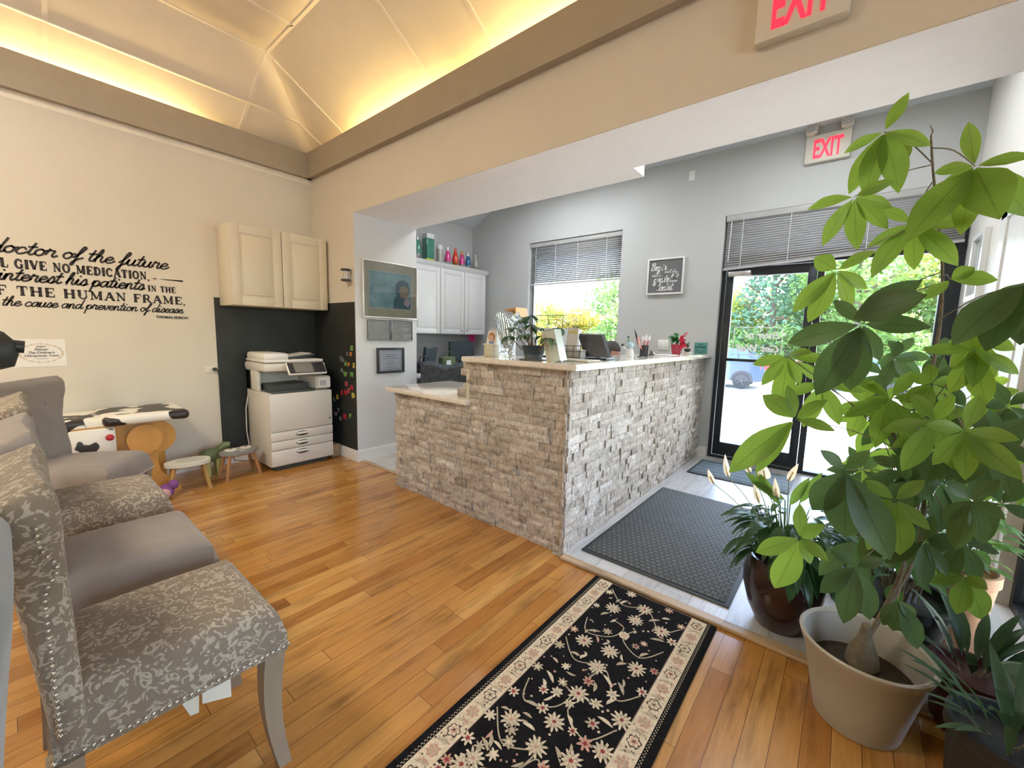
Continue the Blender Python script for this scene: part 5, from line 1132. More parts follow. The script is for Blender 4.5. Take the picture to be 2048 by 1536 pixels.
a = MB(); a.lathe((-1.60, 2.16, TZ), [(.033, .04), (.033, .075)], 20, cap0=False, cap1=False); a.build('red_label', M('red label', (.6, .10, .08), .5), t); a = MB(); a.lathe((-1.60, 2.16, TZ+.17), [(.012, 0), (.012, .02), (.006, .025), (.006, .04)], 12); a.box(-1.63, 2.152, TZ+.205, -1.592, 2.168, TZ+.215); a.build('pump', M('dark pump', (.05, .06, .06), .4), t)

# leaf maker: leaflet from base to tip, folded along the midrib, drooping
def leaf_mat(name, c, c2, trans=.45, rough=.42, vein=.25):
    m, N, L, P = newmat(name); uv = N.new('ShaderNodeUVMap'); sp = N.new('ShaderNodeSeparateXYZ'); L.new(uv.outputs[0], sp.inputs[0])
    u = mth(N, L, 'ABSOLUTE', mth(N, L, 'SUBTRACT', sp.outputs[0], .5)); mid = mth(N, L, 'LESS_THAN', u, .03)
    vv = mth(N, L, 'SINE', mth(N, L, 'MULTIPLY', mth(N, L, 'SUBTRACT', sp.outputs[1], mth(N, L, 'MULTIPLY', u, .35)), 85.0)); vn = mth(N, L, 'GREATER_THAN', vv, .93)
    base = ramp(N, L, noise(N, L, coords(N, L), 6, 3), [(.3, c), (.7, c2)])
    lt = tuple(x*.55 for x in c2); col = mixc(N, L, mth(N, L, 'ADD', mth(N, L, 'MULTIPLY', mid, .55), mth(N, L, 'MULTIPLY', vn, vein)), base, lt)
    L.new(col, P.inputs['Base Color']); P.inputs['Roughness'].default_value = rough; P.inputs['Specular IOR Level'].default_value = .35
    tl = N.new('ShaderNodeBsdfTranslucent'); hs = N.new('ShaderNodeHueSaturation'); hs.inputs['Saturation'].default_value = 1.15; hs.inputs['Value'].default_value = 2.5; hs.inputs['Hue'].default_value = .478; L.new(col, hs.inputs['Color']); L.new(hs.outputs[0], tl.inputs[0])
    mx = N.new('ShaderNodeMixShader'); mx.inputs[0].default_value = trans; L.new(P.outputs[0], mx.inputs[1]); L.new(tl.outputs[0], mx.inputs[2]); L.new(mx.outputs[0], N['Material Output'].inputs[0]); return m
def leaf(a, B, T, w, nrm, droop=.15, fold=.25, nseg=8, m=None, shape=1.0, wave=0, rn=random):
    """shape >1 puts the widest part beyond the middle; w is the half width"""
    B = Vector(B); T = Vector(T); d = T-B; ln = d.length; 
    if ln < 1e-5: return
    d.normalize(); nrm = Vector(nrm); nrm = (nrm-d*nrm.dot(d)); nrm = nrm.normalized() if nrm.length > 1e-4 else Vector((0, 0, 1)); sd = d.cross(nrm)
    uvl = a.b.loops.layers.uv.verify(); rows = []
    for i in range(nseg+1):
        t = i/nseg; tt = t**shape; ww = w*max(.03, math.sin(PI*min(1, tt*1.0))**.8*(1-.15*t)) if 0 < i < nseg else w*.03
        c = B+d*(ln*t)+nrm*(ln*droop*math.sin(PI*t)*1.0)
        wv_ = wave*w*math.sin(t*17+ln*50)
        rows.append([(a.b.verts.new(c-sd*ww+nrm*(ww*fold+wv_)), 0, t), (a.b.verts.new(c), .5, t), (a.b.verts.new(c+sd*ww+nrm*(ww*fold-wv_)), 1, t)])
    fs = []
    for r0, r1 in zip(rows, rows[1:]):
        for k_ in range(2):
            q = (r0[k_], r0[k_+1], r1[k_+1], r1[k_]); f = a.b.faces.new([v[0] for v in q])
            for l, v in zip(f.loops, q): l[uvl].uv = (v[1], v[2])
            fs.append(f)
    a.setm(fs, m)
CAMV = Vector((0, 0, CAMH))
DLEAF = leaf_mat('dark glossy houseplant leaf', (.035, .075, .035), (.06, .12, .06), .25)
# small umbrella plant in the dark bonsai pot
t = thing('potted_plant', 'small umbrella plant in a dark blue-green bonsai pot on the counter', 'plant', (-1.47, 1.99, TZ)); c = Vector((-1.467, 1.99, TZ))
m, N, L, P = newmat('two tone glazed pot'); sp = N.new('ShaderNodeSeparateXYZ'); L.new(coords(N, L), sp.inputs[0]); L.new(ramp(N, L, sp.outputs[2], [(.030, (.12, .13, .13)), (.034, (.035, .06, .07))]), P.inputs['Base Color']); P.inputs['Roughness'].default_value = .35
a = MB(); a.lathe(c, [(.052, 0), (.058, .03), (.070, .07), (.082, .082), (.080, .084), (.066, .072), (.05, .06)], 32); a.build('pot', m, t); a = MB(); a.lathe(c, [(.085, -.0), (.088, .006), (.05, .006)], 32); a.build('saucer', m, t)
a = MB(); a.lathe(c, [(.064, .065), (.064, .072)], 24); a.build('soil', M('dark potting soil', (.04, .028, .02), .95, vary=.4, vs=60, bs=1, bsc=120), t)
hubs = [(1030, 655, 1.95), (1060, 632, 1.99), (1042, 640, 2.03), (1075, 655, 2.0), (1100, 660, 2.04), (1020, 672, 1.93), (1052, 668, 1.90), (1085, 672, 1.94), (1116, 655, 2.04), (1063, 650, 1.95), (1095, 676, 1.9)]
st = MB(); lf = MB(); rn = random.Random(11)
for px, py, Y in hubs:
    h = atY(px, py, Y); st.tube([c+Vector((rn.uniform(-.012, .012), rn.uniform(-.01, .01), .07)), c.lerp(h, .5)+Vector((0, 0, -.01)), h], [.006, .004, .002], 6)
    for k_ in range(6):
        an = 2*PI*k_/6+rn.random(); dr = Vector((math.cos(an), math.sin(an)*.8, -.35-.5*rn.random())); leaf(lf, h, h+dr.normalized()*rn.uniform(.055, .08), .016, Vector((0, 0, 1)), .12, .2, 6)
st.build('stem', M('brown woody stem', (.16, .11, .07), .8), t); lf.build('foliage', DLEAF, t, fixn=False)
# leaning brochure holder, card rack
t = thing('brochure_holder', 'tilted clear brochure holder with beige leaflets on the counter corner', 'holder', (-1.27, 1.96, TZ)); R_ = (Vector((-1.27, 1.96, TZ)), Matrix.Rotation(-.28, 4, 'Y'))
a = MB(); a.box(-1.325, 1.93, TZ+.001, -1.295, 1.99, TZ+.185, rot=R_); a.build('leaflets', M('beige leaflet stack', (.50, .48, .38), .6), t); a = MB(); a.box(-1.294, 1.925, TZ+.001, -1.232, 1.995, TZ+.18, rot=R_); hh = a.build('holder', M('pale green acrylic', (.50, .56, .48), .15, coat=.5), t)
t = thing('card_rack', 'black wire card rack holding appointment cards on the counter', 'rack', (-1.39, 2.32, TZ)); a = MB()
for z in (.01, .05, .085): a.tube([(-1.455, 2.27, TZ+z), (-1.31, 2.27, TZ+z), (-1.31, 2.36, TZ+z), (-1.455, 2.36, TZ+z), (-1.455, 2.27, TZ+z)], .002, 6)
for x in (-1.455, -1.41, -1.36, -1.31): a.tube([(x, 2.27, TZ+.001), (x, 2.27, TZ+.09)], .002, 6)
a.build('wire_frame', MRIM, t); a = MB(); a.box(-1.44, 2.30, TZ+.005, -1.36, 2.315, TZ+.20, rot=(Vector((-1.4, 2.3, TZ)), Matrix.Rotation(-.12, 4, 'X'))); a.build('cards', M('off white cards', (.52, .51, .47), .6), t)
a = MB(); a.box(-1.43, 2.299, TZ+.165, -1.37, 2.2995, TZ+.18, rot=(Vector((-1.4, 2.3, TZ)), Matrix.Rotation(-.12, 4, 'X'))); a.build('yellow_heading', M('yellow print', (.5, .45, .12), .6), t); a = MB(); a.box(-1.45, 2.28, TZ+.004, -1.315, 2.35, TZ+.06); a.build('card_stack', M('mixed card stack', (.42, .40, .36), .6), t)
# point of sale monitor
t = thing('sales_terminal', 'black tilted payment terminal monitor seen from behind on the counter', 'monitor', (-1.28, 2.42, TZ)); BM = M('black terminal plastic', (.025, .03, .038), .4, vary=.15, vs=12)
w0 = atY(1155, 668, 2.42); w1 = atY(1203, 670, 2.42); w2 = atY(1217, 716, 2.36); w3 = atY(1170, 714, 2.36)
a = MB(); a.prism([w0, w1, w2, w3], (.01, .022, .006)); a.build('screen_back', BM, t, smooth=False); a = MB(); a.box(-1.37, 2.37, TZ+.0005, -1.18, 2.50, TZ+.012, bev=.004); a.tube([(-1.27, 2.44, TZ+.01), (-1.28, 2.41, TZ+.07)], .016); a.build('base', BM, t)
# paper pad under
t = thing('clipboard', 'flat beige clipboard lying at the counter corner', 'tray', (-1.2, 2.12, TZ)); a = MB(); a.box(-1.36, 2.06, TZ+.0005, -1.14, 2.22, TZ+.010, bev=.002); a.build('clipboard', M('beige clipboard', (.48, .44, .34), .5), t)
# figurine dispenser, flag, pen cup, bell
X = -1.29; t = thing('figurine', 'small blue and white dentist figurine holding a green brush', 'figurine', (X, 2.98, TZ)); a = MB(); LB = M('light blue glaze', (.36, .50, .58), .3); WG = M('white glaze', (.68, .70, .70), .25)
a.lathe((X, 2.98, TZ), [(.028, 0), (.030, .03), (.020, .06), (.012, .068)], 20, WG); a.ball((X, 2.98, TZ+.088), .027, LB); a.tube([(X-.01, 2.97, TZ+.05), (X-.04, 2.96, TZ+.07), (X-.05, 2.96, TZ+.085)], .007, 8, WG); a.ball((X-.052, 2.96, TZ+.088), .011, BLK); a.build('figure_body', None, t)
a = MB(); a.tube([(X-.02, 2.985, TZ+.09), (X-.018, 2.985, TZ+.14)], [.008, .004], 8, M('green brush', (.05, .30, .14), .4)); a.ball((X-.02, 2.985, TZ+.150), .008, MRIM); a.build('brush', None, t); a = MB(); a.lathe((X-.028, 3.0, TZ+.001), [(.006, 0), (.006, .07)], 10); a.build('post', MRIM, t)
X = -1.25; t = thing('desk_flag', 'little american flag on a stick between figurine and pen cup', 'flag', (X, 3.08, TZ)); a = MB(); a.tube([(X, 3.08, TZ), (X-.055, 3.08, TZ+.205)], .002, 6); a.ball((X-.055, 3.08, TZ+.207), .004); a.lathe((X, 3.08, TZ), [(.018, 0), (.018, .006)], 16); a.build('stick', M('dark stick', (.05, .04, .03), .5), t)
m, N, L, P = newmat('stars and stripes cloth'); uv = N.new('ShaderNodeUVMap'); sp = N.new('ShaderNodeSeparateXYZ'); L.new(uv.outputs[0], sp.inputs[0]); st_ = mth(N, L, 'GREATER_THAN', mth(N, L, 'FRACT', mth(N, L, 'MULTIPLY', sp.outputs[1], 6.5)), .5)
cn = mth(N, L, 'MULTIPLY', mth(N, L, 'LESS_THAN', sp.outputs[0], .45), mth(N, L, 'GREATER_THAN', sp.outputs[1], .46)); L.new(mixc(N, L, cn, mixc(N, L, st_, (.62, .06, .07), (.72, .70, .68)), (.05, .07, .16)), P.inputs['Base Color']); P.inputs['Roughness'].default_value = .8
a = MB(); uvl = a.b.loops.layers.uv.verify(); p0 = Vector((X-.0535, 3.08, TZ+.20)); p1 = Vector((X-.03, 3.08, TZ+.11)); ux = Vector((.045, 0, -.062)); V = {}
for i in range(9):
    for j in range(5): V[i, j] = a.b.verts.new(p1.lerp(p0, j/4)+ux*(i/8)*(1.0+.0*j)+Vector((0, .006*math.sin(i*1.1), 0)))
for i in range(8):
    for j in range(4):
        q = ((i, j), (i+1, j), (i+1, j+1), (i, j+1)); f = a.b.faces.new([V[k_] for k_ in q])
        for l, k_ in zip(f.loops, q): l[uvl].uv = (k_[0]/8, k_[1]/4)
a.build('flag_cloth', m, t, fixn=False)
X = -1.285; Y_ = 3.25; t = thing('pen_cup', 'black cup full of white and red pens on the counter', 'cup', (X, Y_, TZ)); a = MB(); a.lathe((X, Y_, TZ), [(.034, 0), (.036, .003), (.036, .088), (.033, .088), (.033, .005)], 24); a.build('cup', M('black lacquer cup', (.02, .022, .03), .25), t); rn = random.Random(8)
_LN = ['right', 'right and back', 'wall', 'left and back', 'left', 'left and front', 'room', 'right and front', 'far right', 'middle', 'far left']
def _lean(a_): return _LN[k_]
for k_ in range(11):
    an = (k_ % 8)*PI/4+.2; r = rn.uniform(.005, .025); o_ = Vector((math.cos(an)*r, math.sin(an)*r, 0)); a = MB(); mm = M('pen '+('white' if k_ % 3 else 'red'), (.72, .72, .72) if k_ % 3 else (.55, .10, .10), .4)
    a.tube([Vector((X, Y_, TZ+.01))+o_*.6, Vector((X, Y_, TZ+.12+rn.uniform(0, .03)))+o_*2.1], .0042, 7, mm); p_ = Vector((X, Y_, TZ+.12+rn.uniform(0, .03)))+o_*2.1; a.tube([p_, p_+o_*.5+Vector((0, 0, .028))], [.008, .003], 7, M('white feather tip', (.75, .75, .76), .6))
    tag(a.build('pen', None), ('slim %s pen with white tip in the black cup, leaning toward the %s' % ('white' if k_ % 3 else 'red', _lean(an))), 'pen', 'pens in the black cup')
X = -1.335; t = thing('call_bell', 'round dark service bell right of the pen cup', 'bell', (X, 3.52, TZ)); a = MB(); a.lathe((X, 3.52, TZ), [(.034, 0), (.034, .006), (.03, .010)], 24); a.build('base', MRIM, t)
a = MB(); a.lathe((X, 3.52, TZ+.012), [(.032, 0), (.028, .014), (.012, .022), (.003, .024), (.003, .032), (.005, .034)], 24); a.build('dome', M('aged bronze', (.22, .19, .15), .3, .9), t)
a = MB(); a.box(-1.36, 3.58, TZ+.0005, -1.19, 3.80, TZ+.004); tag(a.build('paper_pad', M('white lavender paper', (.70, .70, .76), .6)), 'thin white paper pad lying between bell and red pot', 'paper')
# poinsettia in a red pot
X = -1.245; Y_ = 3.92; t = thing('potted_plant', 'red-potted plant with green leaves and drooping red bracts', 'plant', (X, Y_, TZ)); c = Vector((X, Y_, TZ)); a = MB(); a.lathe(c, [(.036, 0), (.038, .003), (.052, .095), (.048, .095), (.042, .08)], 28); a.build('pot', M('crimson glazed pot', (.36, .025, .05), .3), t)
a = MB(); a.lathe(c, [(.044, .075), (.044, .083)], 20); a.build('soil', M('dark potting soil', (.04, .028, .02), .95), t); lf = MB(); GR_ = leaf_mat('poinsettia green', (.03, .12, .04), (.05, .18, .06), .25); RD_ = leaf_mat('poinsettia red', (.38, .01, .02), (.48, .02, .04), .1); rn = random.Random(2)
for k_ in range(16):
    an = rn.uniform(1.8, 4.6); b0 = c+Vector((rn.uniform(-.02, .01), 0, rn.uniform(.10, .17))); leaf(lf, b0, b0+Vector((math.cos(an)*rn.uniform(.05, .10), math.sin(an)*.06, rn.uniform(-.05, .05))), .024, (0, -.3, 1), .15, .2, 6, GR_)
for k_ in range(20):
    an = rn.uniform(-1.2, 1.2); b0 = c+Vector((rn.uniform(.02, .06), 0, rn.uniform(.10, .18))); leaf(lf, b0, b0+Vector((math.cos(an)*.04, math.sin(an)*.04, rn.uniform(-.08, .03))), .013, (0, -.6, .7), .15, .2, 6, RD_)
st = MB(); [st.tube([c+Vector((0, 0, .08)), c+Vector((dx, 0, .16))], .004, 6) for dx in (-.03, 0, .03)]; st.build('stem', M('green stem', (.10, .18, .06), .6), t); lf.build('foliage', None, t, fixn=False)
X = -1.20; Y_ = 4.10; t = thing('succulent', 'tiny succulent in a dark and white pot left of the teal block', 'plant', (X, Y_, TZ)); c = Vector((X, Y_, TZ)); a = MB(); a.lathe(c, [(.03, 0), (.036, .025)], 20); a.build('dish', M('white dish', (.70, .68, .62), .3), t); a = MB(); a.lathe(c, [(.022, .026), (.034, .055), (.03, .055)], 20); a.build('pot', M('black lacquer cup', (.02, .022, .03), .25), t)
lf = MB(); 
for k_ in range(14): an = k_*2.4; b0 = c+Vector((0, 0, .055+.0025*k_)); leaf(lf, b0, b0+Vector((math.cos(an)*.035, math.sin(an)*.035, .012+.002*k_)), .007, (0, 0, 1), .1, .3, 5)
lf.build('foliage', DLEAF, t, fixn=False)
t = thing('teal_block', 'teal wooden block sign with a smile line at the counter wall end', 'sign', (-1.165, 4.42, TZ)); a = MB(); a.box(-1.225, 4.40, TZ, -1.105, 4.425, TZ+.115, bev=.003); a.build('block', M('teal painted wood', (.07, .24, .21), .55), t)
a = MB(); TI = M('dark green ink', (.015, .06, .055), .6, vary=0); tt = lambda p: Vector((p.x, 4.3992, p.y)); ribbon(a, [(-1.165+.04*math.cos(q), TZ+.052+.036*math.sin(q)) for q in np.linspace(PI, 2*PI, 18)], .005, tt, TI); add_text(a, 'KINDNESS', .022, MX((-1.165, 4.3992, TZ+.062), (1, 0, 0), (0, 0, 1)), TI, off=.0012, ext=.0004); add_text(a, 'LOVE', .016, MX((-1.165, 4.3992, TZ+.09), (1, 0, 0), (0, 0, 1)), TI, off=.0008, ext=.0004); a.build('lettering', None, t, smooth=False, fixn=False)
t = thing('kitchen_knives', 'dark fern frond lying on the lowered worktop beside the raised end', 'plant', (-2.0, 2.05, ZL+.035)); t.name = 'fern_frond'; lf = MB()
for k_ in range(9): b0 = Vector((-1.93, 2.06+.01*(k_ % 3), ZL+.04+.008*(k_ % 4))); leaf(lf, b0, b0+Vector((-.16-.02*(k_ % 3), -.06+.022*k_, .004*k_)), .009, (0, 0, 1), .08, .2, 6)
lf.build('frond', leaf_mat('drab brown green leaf', (.10, .10, .05), (.16, .15, .08), .1), t, fixn=False)
t = thing('cup', 'pale cup with white tissues standing inside the counter step', 'cup', (-1.97, 2.30, ZL+.035)); a = MB(); a.lathe((-1.97, 2.30, ZL+.0355), [(.03, 0), (.042, .13), (.038, .13)], 24); a.build('cup', M('pale green ceramic', (.50, .55, .36), .4), t); a = MB(); a.ball((-1.975, 2.30, ZL+.19), .04, sc=(1, .8, .9), n=12); a.build('tissue', M('white pink tissue', (.70, .62, .60), .8), t)

# ================================================================ PERSON BEHIND THE COUNTER
def person():
    t = thing('person', 'person with short dark hair seated behind the payment terminal, looking down', 'person', (-1.80, 3.5, 0), .08)
    SK = M('warm skin', (.52, .29, .20), .55, vary=.04); SH = M('grey blue shirt', (.20, .26, .32), .8, vary=.08); HRM = M('short dark grey hair', (.05, .045, .042), .7, vary=.4, vs=60); PT = M('dark trousers', (.05, .055, .07), .8)
    # local frame: faces +x; seat height .5
    me = bpy.data.meshes.new('body'); b = bmesh.new(); lay = None
    J = {'pel': (-.05, 0, .56, .145), 'wst': (-.05, 0, .66, .135), 'chs': (-.02, 0, .80, .15), 'nb': (.0, 0, .93, .085), 'nk': (.045, 0, .96, .055), 'hd0': (.07, 0, 1.0, .06),
         'sl': (-.01, .15, .90, .062), 'el': (.05, .22, .70, .043), 'wl': (.24, .15, .76, .028), 'sr': (-.01, -.15, .90, .062), 'er': (.05, -.22, .70, .043), 'wr': (.24, -.15, .76, .028),
         'hl': (.0, .09, .55, .09), 'kl': (.36, .10, .52, .062), 'al': (.34, .10, .10, .04), 'tl': (.46, .10, .05, .035), 'hr': (.0, -.09, .55, .09), 'kr': (.36, -.10, .52, .062), 'ar': (.34, -.10, .10, .04), 'tr': (.46, -.10, .05, .035)}
    E_ = [('pel', 'wst'), ('wst', 'chs'), ('chs', 'nb'), ('nb', 'nk'), ('nk', 'hd0'), ('nb', 'sl'), ('sl', 'el'), ('el', 'wl'), ('nb', 'sr'), ('sr', 'er'), ('er', 'wr'), ('pel', 'hl'), ('hl', 'kl'), ('kl', 'al'), ('al', 'tl'), ('pel', 'hr'), ('hr', 'kr'), ('kr', 'ar'), ('ar', 'tr')]
    idx = {k: i for i, k in enumerate(J)}; me.from_pydata([v[:3] for v in J.values()], [(idx[a_], idx[b_]) for a_, b_ in E_], [])
    o = bpy.data.objects.new('body', me); COL.objects.link(o)
    md = o.modifiers.new('s', 'SKIN'); 
    for i, v in enumerate(J.values()): me.skin_vertices[0].data[i].radius = (v[3], v[3]*(1.15 if i in (0, 1, 2) else 1)); me.skin_vertices[0].data[i].use_root = (i == 0)
    sb = o.modifiers.new('u', 'SUBSURF'); sb.levels = 2; sb.render_levels = 2
    dg = bpy.context.evaluated_depsgraph_get(); m2 = bpy.data.meshes.new_from_object(o.evaluated_get(dg)); bpy.data.objects.remove(o)
    m2.materials.clear()
    for q in (SH, PT, SK): m2.materials.append(q)
    for p in m2.polygons:
        p.use_smooth = True; c = p.center
        p.material_index = 1 if c.z < .58 else (2 if c.z > .955 or (c.x > .2 and c.z > .6) else 0)
    bd = bpy.data.objects.new('body', m2); COL.objects.link(bd); bd.parent = t
    # head with face
    a = MB(); hc = Vector((.09, 0, 1.065)); tilt = Matrix.Rotation(.30, 4, 'Y')
    V = bmesh.ops.create_uvsphere(a.b, u_segments=32, v_segments=24, radius=1)['verts']
    for v in V:
        x, y, z = v.co; jaw = max(0, -z); w = .072*(1-.28*jaw*jaw); X_ = x*.092*(1-.10*jaw); Z_ = z*.112; Y_ = y*w
        f = max(0, x)**3
        X_ += f*(.016*math.exp(-(y/.16)**2-((z+.12)/.20)**2)+.010*math.exp(-(y/.3)**2-((z+.85)/.2)**2)-.006*(math.exp(-((abs(y)-.36)/.16)**2-((z-.08)/.12)**2)))
        X_ += f*.004*math.exp(-(y/.25)**2-((z+.48)/.08)**2)
        v.co = Vector((X_, Y_, Z_))
    bmesh.ops.transform(a.b, matrix=Matrix.Translation(hc) @ tilt, verts=a.b.verts); a.build('head', SK, t, local=True)
    a = MB()
    for s_ in (-1, 1):
        V = bmesh.ops.create_uvsphere(a.b, u_segments=10, v_segments=8, radius=1)['verts']; bmesh.ops.transform(a.b, matrix=Matrix.Translation(hc) @ tilt @ Matrix.Translation((-.005, s_*.072, -.005)) @ Matrix.Diagonal((.017, .008, .028, 1)), verts=V)
    a.build('ears', SK, t, local=True)
    a = MB()
    for s_ in (-1, 1): a.ball(hc+tilt.to_3x3() @ Vector((.078, s_*.028, .010)), .009, M('eye white', (.75, .72, .68), .3), n=10); a.ball(hc+tilt.to_3x3() @ Vector((.085, s_*.028, .008)), .0045, M('dark iris', (.03, .02, .015), .2), n=8)
    a.build('eyes', None, t, local=True)
    a = MB(); a.tube([hc+tilt.to_3x3() @ Vector((.086, s, -.052)) for s in (-.022, -.008, .008, .022)], [.003, .005, .005, .003], 8); a.build('mouth', M('lip colour', (.42, .16, .13), .5), t, local=True)
    a = MB(); V = bmesh.ops.create_uvsphere(a.b, u_segments=28, v_segments=18, radius=1)['verts']; rn = random.Random(1)
    for v in V:
        x, y, z = v.co; k_ = 1.09+rn.uniform(-.015, .015); low = .95 if (x > .35 and z < .45) or z < -.45 or (x > -.1 and z < .0) else k_; v.co = Vector((x*.092*low-.004, y*.075*low, z*.112*low+.003))
    bmesh.ops.transform(a.b, matrix=Matrix.Translation(hc) @ tilt, verts=a.b.verts); a.build('hair', HRM, t, local=True)
    # hands resting on the desk: palm and five fingers
    for s_ in (-1, 1):
        a = MB(); w = Vector((.245, s_*.15, .758)); a.box(w.x-.005, w.y-.038, w.z-.012, w.x+.08, w.y+.038, w.z+.012, bev=.011, seg=3)
        for k_, (dy, ln) in enumerate(((-.029, .060), (-.010, .072), (.010, .068), (.028, .052))): p = w+Vector((.075, dy, 0)); a.tube([p, p+Vector((ln*.45, 0, .006)), p+Vector((ln*.8, 0, -.002)), p+Vector((ln, 0, -.010))], [.0085, .008, .007, .005], 8)
        p = w+Vector((.02, -s_*.034, 0)); a.tube([p, p+Vector((.03, -s_*.022, .0)), p+Vector((.055, -s_*.026, -.006))], [.010, .009, .006], 8); a.build('hand', SK, t, local=True)
person()

# ================================================================ PLANTS
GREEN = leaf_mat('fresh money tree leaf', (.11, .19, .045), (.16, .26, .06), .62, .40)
GREEN_SHADE = leaf_mat('shaded money tree leaf', (.045, .085, .035), (.075, .13, .045), .45, .42)  # darker leaf copy, shade of the inner crown put into the colour
POT = M('bone white plastic pot', (.37, .355, .30), .45, vary=.03)
SOIL = M('dark potting soil', (.04, .028, .02), .95, vary=.4, vs=60, bs=1, bsc=120)
BARK = M('green brown stem bark', (.16, .13, .08), .75, vary=.25, vs=40)
c = Vector((.126, 1.665, 0)); H_P = .272
mt = thing('potted_tree', 'tall money tree with bright palmate leaves in a bone white pot', 'plant', c)
def wallpot(c, prof, name, mat, par, n=48): a = MB(); a.lathe(c, prof, n); return a.build(name, mat, par)
wallpot(c, [(.105, 0), (.112, .004), (.135, .12), (.158, .235), (.166, .245), (.173, .268), (.168, .274), (.158, .266), (.150, .235), (.13, .13)], 'pot', POT, mt)
a = MB(); a.lathe(c, [(.138, .155), (.140, .165), (.07, .178), (.01, .176)], 32); a.build('soil', SOIL, mt)
a = MB(); a.lathe(c+Vector((.0, .02, 0)), [(.03, .16), (.045, .185), (.040, .22), (.02, .27), (.012, .32)], 20); a.build('swollen_trunk', BARK, mt)
D = 1.62
def pt(px, py, Y=D): return atY(px, py, Y)
st = MB(); lf = MB(); rn = random.Random(21)
trunk = [c+Vector((0, .02, .25)), pt(1808, 1130, 1.68), pt(1815, 980, 1.68), pt(1800, 900, 1.66), pt(1778, 850, 1.63), pt(1770, 800, 1.62)]
trunk2 = [c+Vector((.0, .02, .25)), pt(1835, 1100, 1.78), pt(1850, 900, 1.78), pt(1862, 760, 1.75), pt(1880, 650, 1.72), pt(1885, 540, 1.70), pt(1876, 440, 1.68), pt(1866, 340, 1.66), pt(1862, 272, 1.65)]
def smooth(P, k=5): return catmull3([Vector(p) for p in P], k)
def catmull3(P, k=5):
    Q = []
    for i in range(len(P)-1):
        a_, b_, c_, d_ = P[max(i-1, 0)], P[i], P[i+1], P[min(i+2, len(P)-1)]
        for s_ in range(k):
            t = s_/k; Q.append(.5*((2*b_)+(c_-a_)*t+(2*a_-5*b_+4*c_-d_)*t*t+(3*b_-a_-3*c_+d_)*t**3))
    Q.append(P[-1]); return Q
Q = smooth(trunk); st.tube(Q, [.0065-.0035*i/len(Q) for i in range(len(Q))], 8)
Q = smooth(trunk2); st.tube(Q, [.0060-.0038*i/len(Q) for i in range(len(Q))], 8)
st.tube([pt(1862, 272, 1.65), pt(1866, 262, 1.65), pt(1860, 250, 1.65)], [.0022, .0016, .0008], 6)
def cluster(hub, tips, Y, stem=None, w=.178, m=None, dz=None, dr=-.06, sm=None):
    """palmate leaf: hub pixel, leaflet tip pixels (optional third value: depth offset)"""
    m = m or (GREEN_SHADE if hub[1] > 570 and rn.random() < (.62 if hub[1] > 690 else .35) else GREEN); h = pt(hub[0], hub[1], Y); view = (CAMV-h).normalized()
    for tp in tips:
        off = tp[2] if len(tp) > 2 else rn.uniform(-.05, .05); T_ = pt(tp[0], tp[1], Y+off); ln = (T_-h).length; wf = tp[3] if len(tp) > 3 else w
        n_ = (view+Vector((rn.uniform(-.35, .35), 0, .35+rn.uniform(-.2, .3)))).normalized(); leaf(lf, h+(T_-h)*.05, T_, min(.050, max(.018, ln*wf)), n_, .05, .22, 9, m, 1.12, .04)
    if stem: s_ = pt(*stem); md = s_.lerp(h, .5)+Vector((0, 0, .015)); (sm or st).tube(smooth([s_, md, h], 4), [.0018-.0007*i/8 for i in range(9)], 6)
cluster((1768, 263), [(1818, 185), (1688, 307), (1862, 291), (1698, 388, .03), (1729, 392, -.03), (1797, 386), (1800, 330, .12, .3)], 1.60, (1868, 330, 1.66))
cluster((1709, 393), [(1616, 418), (1645, 492), (1715, 500), (1776, 458), (1790, 362), (1784, 415, .05)], 1.55, (1862, 330, 1.66))
cluster((1950, 332), [(1937, 244), (1868, 345), (2070, 312), (1875, 388), (1885, 422, .04), (1922, 470, .05), (2000, 438, -.10, .27), (2062, 435, .02, .22), (1812, 485, -.12, .17)], 1.52, (1866, 296, 1.65))
cluster((1826, 447), [(1735, 494), (1743, 556), (1828, 540), (1916, 532), (1757, 416), (1944, 445), (1890, 500)], 1.60, (1864, 365, 1.66))
cluster((1674, 540), [(1629, 515, 0, .4), (1752, 502), (1585, 625), (1616, 645), (1700, 622), (1734, 578)], 1.50, (1830, 455, 1.60))
cluster((1724, 648), [(1575, 686), (1632, 790, -.03, .22), (1760, 722), (1862, 655), (1700, 780, .03, .24), (1665, 745), (1668, 600)], 1.42, (1866, 570, 1.68), w=.20)
cluster((1574, 712), [(1505, 729), (1523, 771), (1560, 830), (1600, 770), (1660, 722), (1625, 705)], 1.45, (1800, 900, 1.66))
cluster((1700, 640), [(1855, 590, -.05, .28), (1845, 560, .0, .2)], 1.36, (1880, 545, 1.7))
cluster((1900, 560), [(1950, 535, 0, .42), (1995, 560, 0, .3), (1850, 600)], 1.58, (1884, 560, 1.7))
cluster((2052, 565), [(1905, 690, -.05, .23), (1972, 702, -.02, .26), (2040, 690, 0, .25), (1990, 610, 0, .25)], 1.32, (1878, 640, 1.7), m=GREEN_SHADE)
cluster((1960, 676), [(1893, 690), (1900, 735), (1945, 775), (1985, 760), (2030, 700), (1925, 640)], 1.50, (1872, 700, 1.7))
cluster((1590, 838), [(1458, 945, -.06, .17), (1512, 945, -.02, .13), (1525, 790, 0, .3), (1670, 862), (1655, 800), (1575, 770)], 1.36, (1800, 900, 1.66))
cluster((1600, 1076), [(1512, 1105), (1549, 1176), (1621, 1128), (1656, 1122), (1600, 1008), (1650, 1050)], 1.34, (1812, 1000, 1.68), w=.20)
